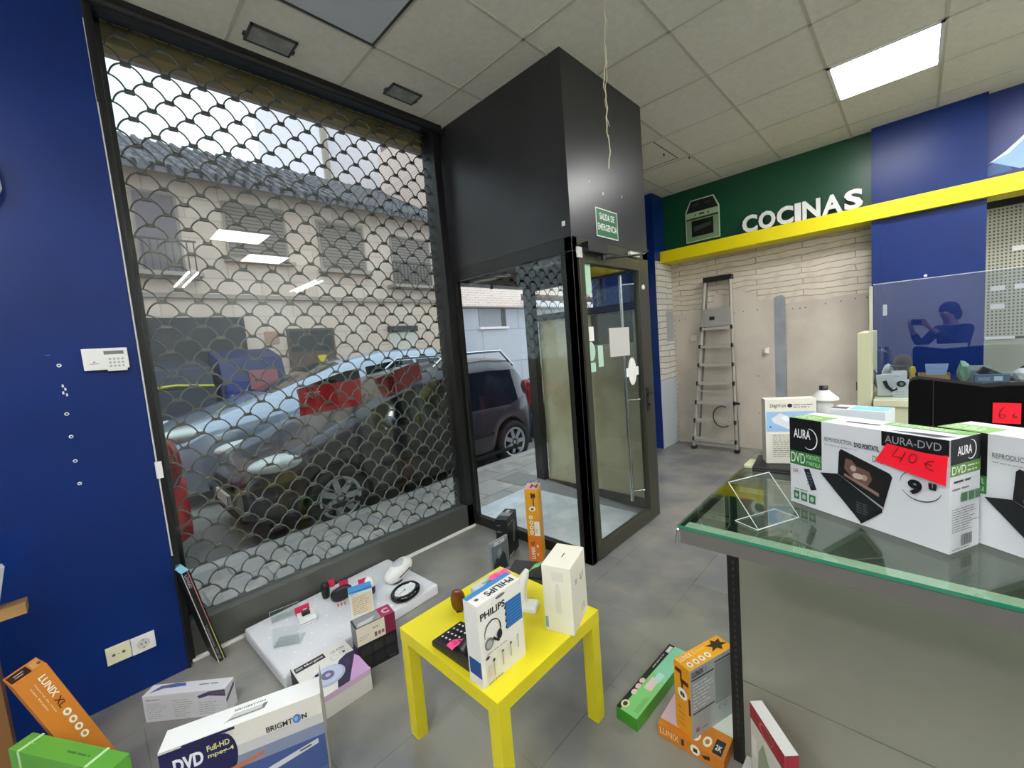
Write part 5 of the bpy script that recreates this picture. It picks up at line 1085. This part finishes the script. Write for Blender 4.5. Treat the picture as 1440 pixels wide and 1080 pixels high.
# ------------------------------------------------------------------ boxes on the floor at left
carton('tool_box_carton', 'white long carton with purple tool pictures on the floor by the blue wall', .353, .0645, .122, '#d5d6da',
 [('front', 'l', (.03, .10, .28, .72), '#aaadb3', 8), ('front', 'l', (.36, .10, .60, .78), '#aaadb3', 8), ('front', 'l', (.66, .10, .90, .60), '#aaadb3', 6), ('front', 'p', [(.66, .82), (.80, .95), (1, .98), (1, .72), (.80, .80), (.68, .72)], '#4a4470'), ('front', 'p', [(.80, .90), (1, .93), (1, .80), (.84, .82)], '#6c5560'), ('front', 'l', (.04, .80, .3, .88), '#5b6070', 1), ('front', 'e', (.92, .05, .97, .18), '#7d8288'),
  ('top', 'p', [(.05, .2), (.18, .55), (.40, .65), (.42, .9), (.30, .95), (.12, .8)], '#5c5590'), ('top', 'p', [(.25, .55), (.45, .62), (.42, .9), (.3, .9)], '#3f5ea8'), ('top', 'l', (.62, .45, .97, .75), '#5f6a85', 1), ('right', 'p', [(.0, .45), (.9, .75), (.9, .9), (0, .6)], '#4a4470')], -2.3958, .0081, .001, .8025)
bg = [('front', 'r', (0, 0, 1, .74), '#41568c'), ('front', 'r', (.42, .58, 1, .74), '#8089a6'), ('front', 'r', (.3, .70, 1, .80), '#c3c3c4'), ('front', 'r', (0, 0, .36, .97), '#16184c'), ('front', 'e', (.28, .55, .44, .97), '#16184c'), ('front', 't', (.07, .76, .24, .89), '#e6e7ec', ('DVD', .04)), ('front', 't', (.265, .85, .40, .905), '#d8d590', ('Full-HD', .02)), ('front', 't', (.265, .775, .42, .83), '#d8d590', ('mpeg-4', .02)),
      ('front', 't', (.625, .81, .798, .865), '#20222a', ('BRIGMT', .015)), ('front', 'e', (.80, .795, .855, .885), '#4a86c8'), ('front', 'e', (.81, .82, .835, .865), '#8fb8e0'), ('front', 't', (.86, .815, .895, .865), '#20222a', ('N', .04)),
      ('front', 'p', [(.30, .60), (.60, .66), (.59, .62), (.30, .55)], '#b5714a'), ('front', 'p', [(.35, .40), (.95, .56), (.95, .51), (.35, .34)], '#c9ccd2'), ('front', 'p', [(.82, .51), (.90, .53), (.90, .515), (.82, .495)], '#33353a'), ('front', 'p', [(0, 0), (1, 0), (1, .25), (0, .1)], '#5c6494'), ('front', 'r', (.85, .0, 1, .12), '#16184c'),
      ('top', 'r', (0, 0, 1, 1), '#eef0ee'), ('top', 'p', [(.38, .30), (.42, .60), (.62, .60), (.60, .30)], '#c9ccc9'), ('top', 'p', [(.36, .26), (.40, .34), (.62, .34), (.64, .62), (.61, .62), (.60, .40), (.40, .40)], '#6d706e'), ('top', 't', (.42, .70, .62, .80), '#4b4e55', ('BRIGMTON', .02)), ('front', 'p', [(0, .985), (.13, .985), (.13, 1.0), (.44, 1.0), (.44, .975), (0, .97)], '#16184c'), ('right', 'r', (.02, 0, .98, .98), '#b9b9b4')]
bxG = carton('dvd_recorder_box', 'large white and blue DVD box at the bottom edge before the white slab', .4512, .0884, .3535, '#dddbd2', bg, -1.6497, .0177, .001, 1.1898)
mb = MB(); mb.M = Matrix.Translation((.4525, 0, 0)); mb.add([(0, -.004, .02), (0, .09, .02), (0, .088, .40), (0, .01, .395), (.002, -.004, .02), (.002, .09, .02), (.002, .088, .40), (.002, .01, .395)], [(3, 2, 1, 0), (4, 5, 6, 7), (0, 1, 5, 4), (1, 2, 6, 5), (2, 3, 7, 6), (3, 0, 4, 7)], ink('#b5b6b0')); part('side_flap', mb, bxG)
LXF = [('front', 'r', (0, 0, 1, .36), '#e07a22'), ('front', 't', (.20, .04, .48, .21), '#f6efe2', ('LUNIX', .03, 90)), ('front', 't', (.20, .22, .48, .29), '#4a1f1a', ('XL', .03, 90)), ('front', 'l', (.62, .05, .75, .28), '#f0d9b0', 2)]
for k in range(4): LXF += [('front', 'e', (.20, .38+k*.07, .48, .435+k*.07), '#f3ead6'), ('front', 'e', (.28, .395+k*.07, .40, .42+k*.07), '#b98430')]
LXF += [('front', 'r', (.55, .36, .95, .56), '#ece8df'), ('front', 'l', (.60, .40, .85, .46), '#777777', 3), ('front', 'e', (.25, .70, .75, .77), '#f1ece2'), ('front', 'r', (.4, .72, .6, .745), '#8c3b34'), ('front', 'r', (.58, .77, .66, .90), '#3a2410'), ('front', 'p', [(.45, .88), (.55, .88), (.6, .91), (.74, .88), (.80, .90), (.74, .96), (.68, .94), (.6, .93), (.52, .96), (.45, .95)], '#3a2410'),
        ('top', 'r', (0, 0, 1, 1), '#e9a9b2'), ('top', 'r', (.35, .2, .5, .8), '#5a2b30'), ('top', 'r', (.5, .4, .8, .6), '#5a2b30'), ('top', 'r', (.75, .2, .9, .8), '#5a2b30')]
carton('monitor_arm_box', 'tall narrow orange LUNIX XL box standing against the vestibule glass', .093, .1326, .5167, '#e0a021', LXF, -1.9212, 1.9979, .001, .5518)
LX2 = [('front', 't', (.58, .79, .80, .95), '#f6efe2', ('LUNIX', .02, -90)), ('front', 't', (.56, .70, .78, .775), '#4a1f1a', ('XL', .02, -90)), ('front', 't', (.40, .70, .46, .93), '#f3dfc0', ('Soporte de mesa', .0, -90)), ('front', 't', (.27, .74, .33, .92), '#f3dfc0', ('con brazo', .0, -90)), ('top', 'r', (.04, .15, .62, .85), '#2a1712'), ('top', 'l', (.2, .3, .5, .7), '#c9b39a', 2), ('top', 'r', (.66, .2, .96, .8), '#c79a5a'), ('top', 'r', (.85, .3, .95, .55), '#7a4a1c')]
for k in range(4): LX2 += [('front', 'e', (.52, .63-k*.065, .76, .68-k*.065), '#f3ead6'), ('front', 'e', (.59, .642-k*.065, .69, .668-k*.065), '#b98430')]
carton('monitor_arm_box', 'orange LUNIX XL box leaning to the left behind the green box', .083, .117, .544, '#cf7f28', LX2, -2.072, -.1258, .015, -4.4314, -.1157, -.2649)
gb = carton('green_box', 'bright green box tied with clear straps at the bottom left corner', .443, .061, .33, '#5fa53c', [('top', 'l', (.50, .35, .85, .65), '#3f7a2c', 1), ('top', 'l', (.08, .4, .2, .6), '#8fd06c', 1)], -2.114, -.316, .001, .5252)
M_strap = pm('clear_strap', '#bfe6ae', .2)
for u in (.10, .78):
    part('strap', MB().box(u*.443, -.0015, .0, u*.443+.011, -.0005, .3315, M_strap).box(u*.443, -.0015, .3305, u*.443+.011, .063, .3315, M_strap), gb)
# ------------------------------------------------------------------ black box and photo case by the vestibule
carton('black_gadget_box', 'glossy black box standing on the floor beside the orange LUNIX XL box', .0863, .1986, .2886, '#131417',
 [('front', 'l', (.12, .82, .6, .88), '#8b8c90', 1), ('front', 'l', (.10, .66, .75, .72), '#8b8c90', 1), ('right', 'l', (.1, .80, .9, .88), '#9a9ca0', 1), ('right', 'p', [(.45, .35), (.65, .8), (.78, .75), (.62, .25)], '#7d7a70'), ('right', 'r', (.05, .02, .5, .07), '#c9c6b8'), ('top', 'r', (.05, .35, .95, .65), '#8f9094'), ('top', 'r', (.3, .65, .6, .9), '#b9bcc0')], -2.1362, 1.8984, .001, .4031)
carton('photo_blister', 'thin grey-blue picture pack standing in front of the black box', .1708, .015, .2237, '#8a949c', [('front', 'r', (.04, .02, .96, .88), '#5c6a70'), ('front', 'p', [(.1, .02), (.9, .02), (.8, .45), (.62, .65), (.45, .40), (.3, .5), (.12, .3)], '#1d2226'), ('front', 'r', (.2, .86, .8, .97), '#c3c6c6'), ('front', 'e', (.42, .90, .58, .93), '#5a5d60'), ('front', 'e', (.35, .50, .62, .72), '#7f8c86')], -1.9894, 1.7063, .001, 1.6192)
carton('dark_green_crate', 'dark olive-green box with black rim on the floor behind the yellow table', .34, .17, .14, '#39491c', [('top', 'r', (0, 0, 1, 1), '#232423'), ('front', 'r', (0, .88, 1, 1), '#232423'), ('front', 'r', (0, 0, 1, .88), '#4a5d1f')], -1.76, 1.62, .001, .45)
# ------------------------------------------------------------------ boxes by the counter post
l1 = [('front', 't', (.04, .88, .30, .955), '#17181a', ('LUNIX', .03)), ('front', 't', (.33, .88, .36, .955), '#8d8f8f', ('1', .0)), ('front', 'r', (.03, .835, .52, .855), '#17181a'), ('front', 'r', (.03, .35, .52, .37), '#17181a'), ('front', 'l', (.05, .40, .50, .80), '#dfe0de', 8), ('front', 'r', (.54, .30, .99, .90), '#8a8c8c'), ('front', 'r', (.54, .92, .99, .94), '#17181a'), ('front', 'o', (.60, .20, .68, .27), '#2a2b2c', (.2, 0, 6.28)), ('front', 'o', (.72, .20, .80, .27), '#2a2b2c', (.2, 0, 6.28)), ('front', 'r', (.08, .08, .16, .14), '#a56a66'), ('front', 'l', (.22, .08, .42, .12), '#55585a', 1),
      ('left', 'r', (.02, .02, .98, .98), '#e09a1e'), ('left', 'p', [(.1, .92), (.5, .92), (.5, .80), (.9, .80), (.9, .74), (.4, .74), (.4, .86), (.1, .86)], '#4a1a12'), ('left', 'r', (.45, .62, .55, .80), '#4a1a12'), ('left', 'e', (.20, .50, .80, .66), '#f3efe6'), ('left', 't', (.35, .54, .65, .61), '#2c2018', ('8', .05)), ('left', 'r', (.86, .34, .98, .58), '#5a1a14'), ('left', 'l', (.2, .08, .75, .40), '#c07f1d', 4),
      ('top', 't', (.03, .62, .36, .90), '#f6ecd8', ('LUNIX 1', .0)), ('top', 'l', (.4, .68, .62, .8), '#f3dfae', 2), ('top', 'p', [(.62, .30), (.70, .50), (.62, .75), (.74, .70), (.80, .92), (.84, .72), (.95, .78), (.90, .55), (.98, .35), (.86, .36), (.80, .15), (.76, .36)], '#3a2a12')]
for k in range(4): l1 += [('top', 'e', (.06+k*.13, .10, .16+k*.13, .46), '#f6ecd8'), ('top', 'e', (.09+k*.13, .2, .13+k*.13, .36), '#c98a3a')]
carton('stand_box', 'orange and grey LUNIX 1 box standing upright beside the counter post', .2327, .0719, .2638, '#a9abac', l1, -.5638, 1.3457, .0525, 1.2235, faces={'top': '#f2a91f', 'left': '#e09a1e', 'right': '#e09a1e', 'back': '#e09a1e'})
carton('stand_box', 'orange LUNIX 1 box lying flat under the upright one', .232, .23, .050, '#cc7d22', [('front', 't', (.04, .35, .34, .85), '#f6dfae', ('LUNIX', .0)), ('front', 't', (.38, .35, .42, .85), '#3a1a10', ('1', .0)), ('front', 'e', (.52, .2, .66, .95), '#f3efe6'), ('front', 'r', (.56, .4, .62, .7), '#2c2018'), ('front', 'p', [(.68, .5), (.8, .7), (.8, .4), (.72, .3)], '#3a1a10'),
  ('top', 'e', (.50, .06, .62, .26), '#f6ecd8'), ('top', 'e', (.66, .06, .78, .26), '#f6ecd8'), ('top', 'e', (.53, .11, .59, .21), '#b07a3a'), ('top', 'e', (.69, .11, .75, .21), '#b07a3a'), ('top', 'r', (.82, .03, .95, .30), '#23242a'), ('top', 't', (.84, .1, .93, .2), '#e8e8e8', ('2K', .02)), ('top', 'r', (.45, .45, 1, 1), '#c9c9c4'), ('top', 'r', (0, .12, .38, 1), '#c9aeb6'), ('top', 'r', (.5, .3, .62, .62), '#e4e4e0')], -.6894, 1.335, .001, .018)
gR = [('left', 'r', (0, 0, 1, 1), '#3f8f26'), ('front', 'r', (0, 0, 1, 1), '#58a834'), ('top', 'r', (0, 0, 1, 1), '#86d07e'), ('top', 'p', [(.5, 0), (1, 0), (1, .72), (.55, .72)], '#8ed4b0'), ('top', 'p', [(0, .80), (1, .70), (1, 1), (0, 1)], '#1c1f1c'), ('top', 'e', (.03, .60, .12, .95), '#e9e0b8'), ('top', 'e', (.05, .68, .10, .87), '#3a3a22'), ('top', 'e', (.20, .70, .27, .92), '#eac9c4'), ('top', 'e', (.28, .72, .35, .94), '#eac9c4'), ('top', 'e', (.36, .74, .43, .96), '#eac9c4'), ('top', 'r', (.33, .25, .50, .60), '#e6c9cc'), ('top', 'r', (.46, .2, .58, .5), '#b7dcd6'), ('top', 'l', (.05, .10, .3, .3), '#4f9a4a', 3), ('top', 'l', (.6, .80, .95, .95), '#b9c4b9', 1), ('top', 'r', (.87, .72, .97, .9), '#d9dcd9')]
carton('green_kit_box', 'long green and black box lying on the floor left of the orange LUNIX 1 boxes', .45, .090, .052, '#4fa02c', gR, -.7534, 1.2977, .001, 1.5245)
rb = carton('gift_box', 'white and red box standing against the counter panel', .18, .038, .262, '#dcdcd2', [('back', 'r', (0, .80, 1, 1), '#a01e30'), ('back', 'o', (.30, .82, .7, .97), '#d9848c', (.15, 0, 6)), ('back', 'p', [(.2, .1), (.5, .15), (.6, .5), (.4, .7), (.25, .5)], '#9aa58e'), ('back', 'p', [(.55, .05), (.9, .1), (.85, .6), (.65, .4)], '#b4bfa8'), ('back', 'r', (.05, .35, .2, .6), '#efeee8'), ('left', 'r', (0, 0, 1, 1), '#a01e30'), ('right', 'r', (0, 0, 1, 1), '#a01e30'), ('front', 'r', (0, 0, 1, 1), '#a01e30'), ('top', 'r', (.0, .0, 1, 1), '#f1f1ef')], -.2284, 1.2517, .041, 2.3131)

# ------------------------------------------------------------------ the person taking the picture (seen only in the reflection of the glass screen)
def person():
    rv = Vector((.715, .699, 0)); fv = Vector((-.699, .715, 0)); B0 = Vector((.33, -.34, 0))
    P = lambda a, b, z: rv*a+fv*b+Vector((0, 0, z))
    t = thing('person', 'person in a dark jacket holding up a phone, reflected in the glass screen', 'person', B0)
    def skin(name, J, E, mat, sub=1):
        bm = bmesh.new(); lay = bm.verts.layers.skin.verify(); vs = []
        for i, (p, r) in enumerate(J):
            v = bm.verts.new(p); v[lay].radius = r if isinstance(r, tuple) else (r, r); v[lay].use_root = (i == 0); vs.append(v)
        for a, b in E: bm.edges.new((vs[a], vs[b]))
        me = bpy.data.meshes.new(name); bm.to_mesh(me); bm.free(); me.materials.append(mat)
        o = bpy.data.objects.new(name, me); COL.objects.link(o); o.parent = t
        o.modifiers.new('skin', 'SKIN').use_smooth_shade = True; m = o.modifiers.new('sub', 'SUBSURF'); m.levels = sub; m.render_levels = sub+1
        return o
    J = [(P(0, 0, .95), (.14, .10)), (P(0, -.01, 1.15), (.125, .095)), (P(0, 0, 1.33), (.15, .10)), (P(0, .01, 1.46), .052), (P(0, .045, 1.55), (.068, .075)), (P(0, .05, 1.62), (.074, .088)), (P(0, .04, 1.68), (.05, .06)), (P(0, .125, 1.575), .014)]
    E = [(0, 1), (1, 2), (2, 3), (3, 4), (4, 5), (5, 6), (4, 7)]
    for s in (-1, 1):
        n = len(J); J += [(P(s*.17, 0, 1.385), .055), (P(s*.235, .16, 1.19), .042), (P(s*.135, .385, 1.39), .027), (P(s*.105, .435, 1.445), (.030, .018))]
        E += [(2, n), (n, n+1), (n+1, n+2), (n+2, n+3)]
        for k in range(4):
            m = len(J); z = 1.475+.018*k; J += [(P(s*.105, .455, z-.012), .0085), (P(s*.100, .475-.004*k, z+.004), .008), (P(s*.082, .488, z+.008), .007)]; E += [(n+3, m), (m, m+1), (m+1, m+2)]
        m = len(J); J += [(P(s*.085, .435, 1.455), .010), (P(s*.068, .455, 1.475), .009)]; E += [(n+3, m), (m, m+1)]
        n = len(J); J += [(P(s*.09, 0, .88), .085), (P(s*.10, .03, .50), .055), (P(s*.105, -.02, .10), .036), (P(s*.115, .12, .035), (.035, .028))]
        E += [(0, n), (n, n+1), (n+1, n+2), (n+2, n+3)]
    skin('body', J, E, pm('skin_tone', '#b98a72', .5))
    J = [(P(0, -.01, .92), (.165, .12)), (P(0, -.01, 1.15), (.15, .115)), (P(0, 0, 1.33), (.172, .122)), (P(0, .0, 1.43), (.085, .075))]; E = [(0, 1), (1, 2), (2, 3)]
    for s in (-1, 1):
        n = len(J); J += [(P(s*.18, 0, 1.385), .072), (P(s*.24, .16, 1.19), .058), (P(s*.145, .365, 1.37), .040)]; E += [(2, n), (n, n+1), (n+1, n+2)]
    skin('jacket', J, E, pm('dark_jacket', '#1b1d24', .8))
    J = [(P(0, 0, .93), (.15, .11))]; E = []
    for s in (-1, 1):
        n = len(J); J += [(P(s*.09, 0, .82), .095), (P(s*.10, .03, .50), .068), (P(s*.105, -.02, .10), .052)]; E += [(0, n), (n, n+1), (n+1, n+2)]
    skin('trousers', J, E, pm('dark_trousers', '#22262e', .8))
    c = P(0, .035, 1.625); mb = MB(); mb.M = Matrix.Translation(c); mb.ell((0, 0, .02), (.098, .098, .098), pm('dark_hair', '#2a211c', .8), 24, 14); mb.M = Matrix.Translation(P(0, -.01, 1.58)); mb.ell((0, 0, 0), (.085, .085, .10), pm('dark_hair', '#2a211c', .8), 20, 12); part('hair', mb, t)
    for s in (-1, 1):
        part('eye', MB().ell(tuple(P(s*.030, .124, 1.60)), (.011, .011, .008), M_white, 12, 8), t)
        part('shoe', MB().ell(tuple(P(s*.112, .06, .045)), (.055, .055, .045), M_blk, 16, 10).ell(tuple(P(s*.117, .12, .035)), (.052, .052, .035), M_blk, 16, 10), t)
    cm = SC.camera.matrix_world; mb = MB(); mb.M = cm @ Matrix.Translation((0, 0, .012)); mb.box(-.078, -.037, 0, .078, .037, .008, M_blk)
    tag(mb.build('smartphone', None, .002), 'black phone held up in both hands by the person', 'phone')
person()
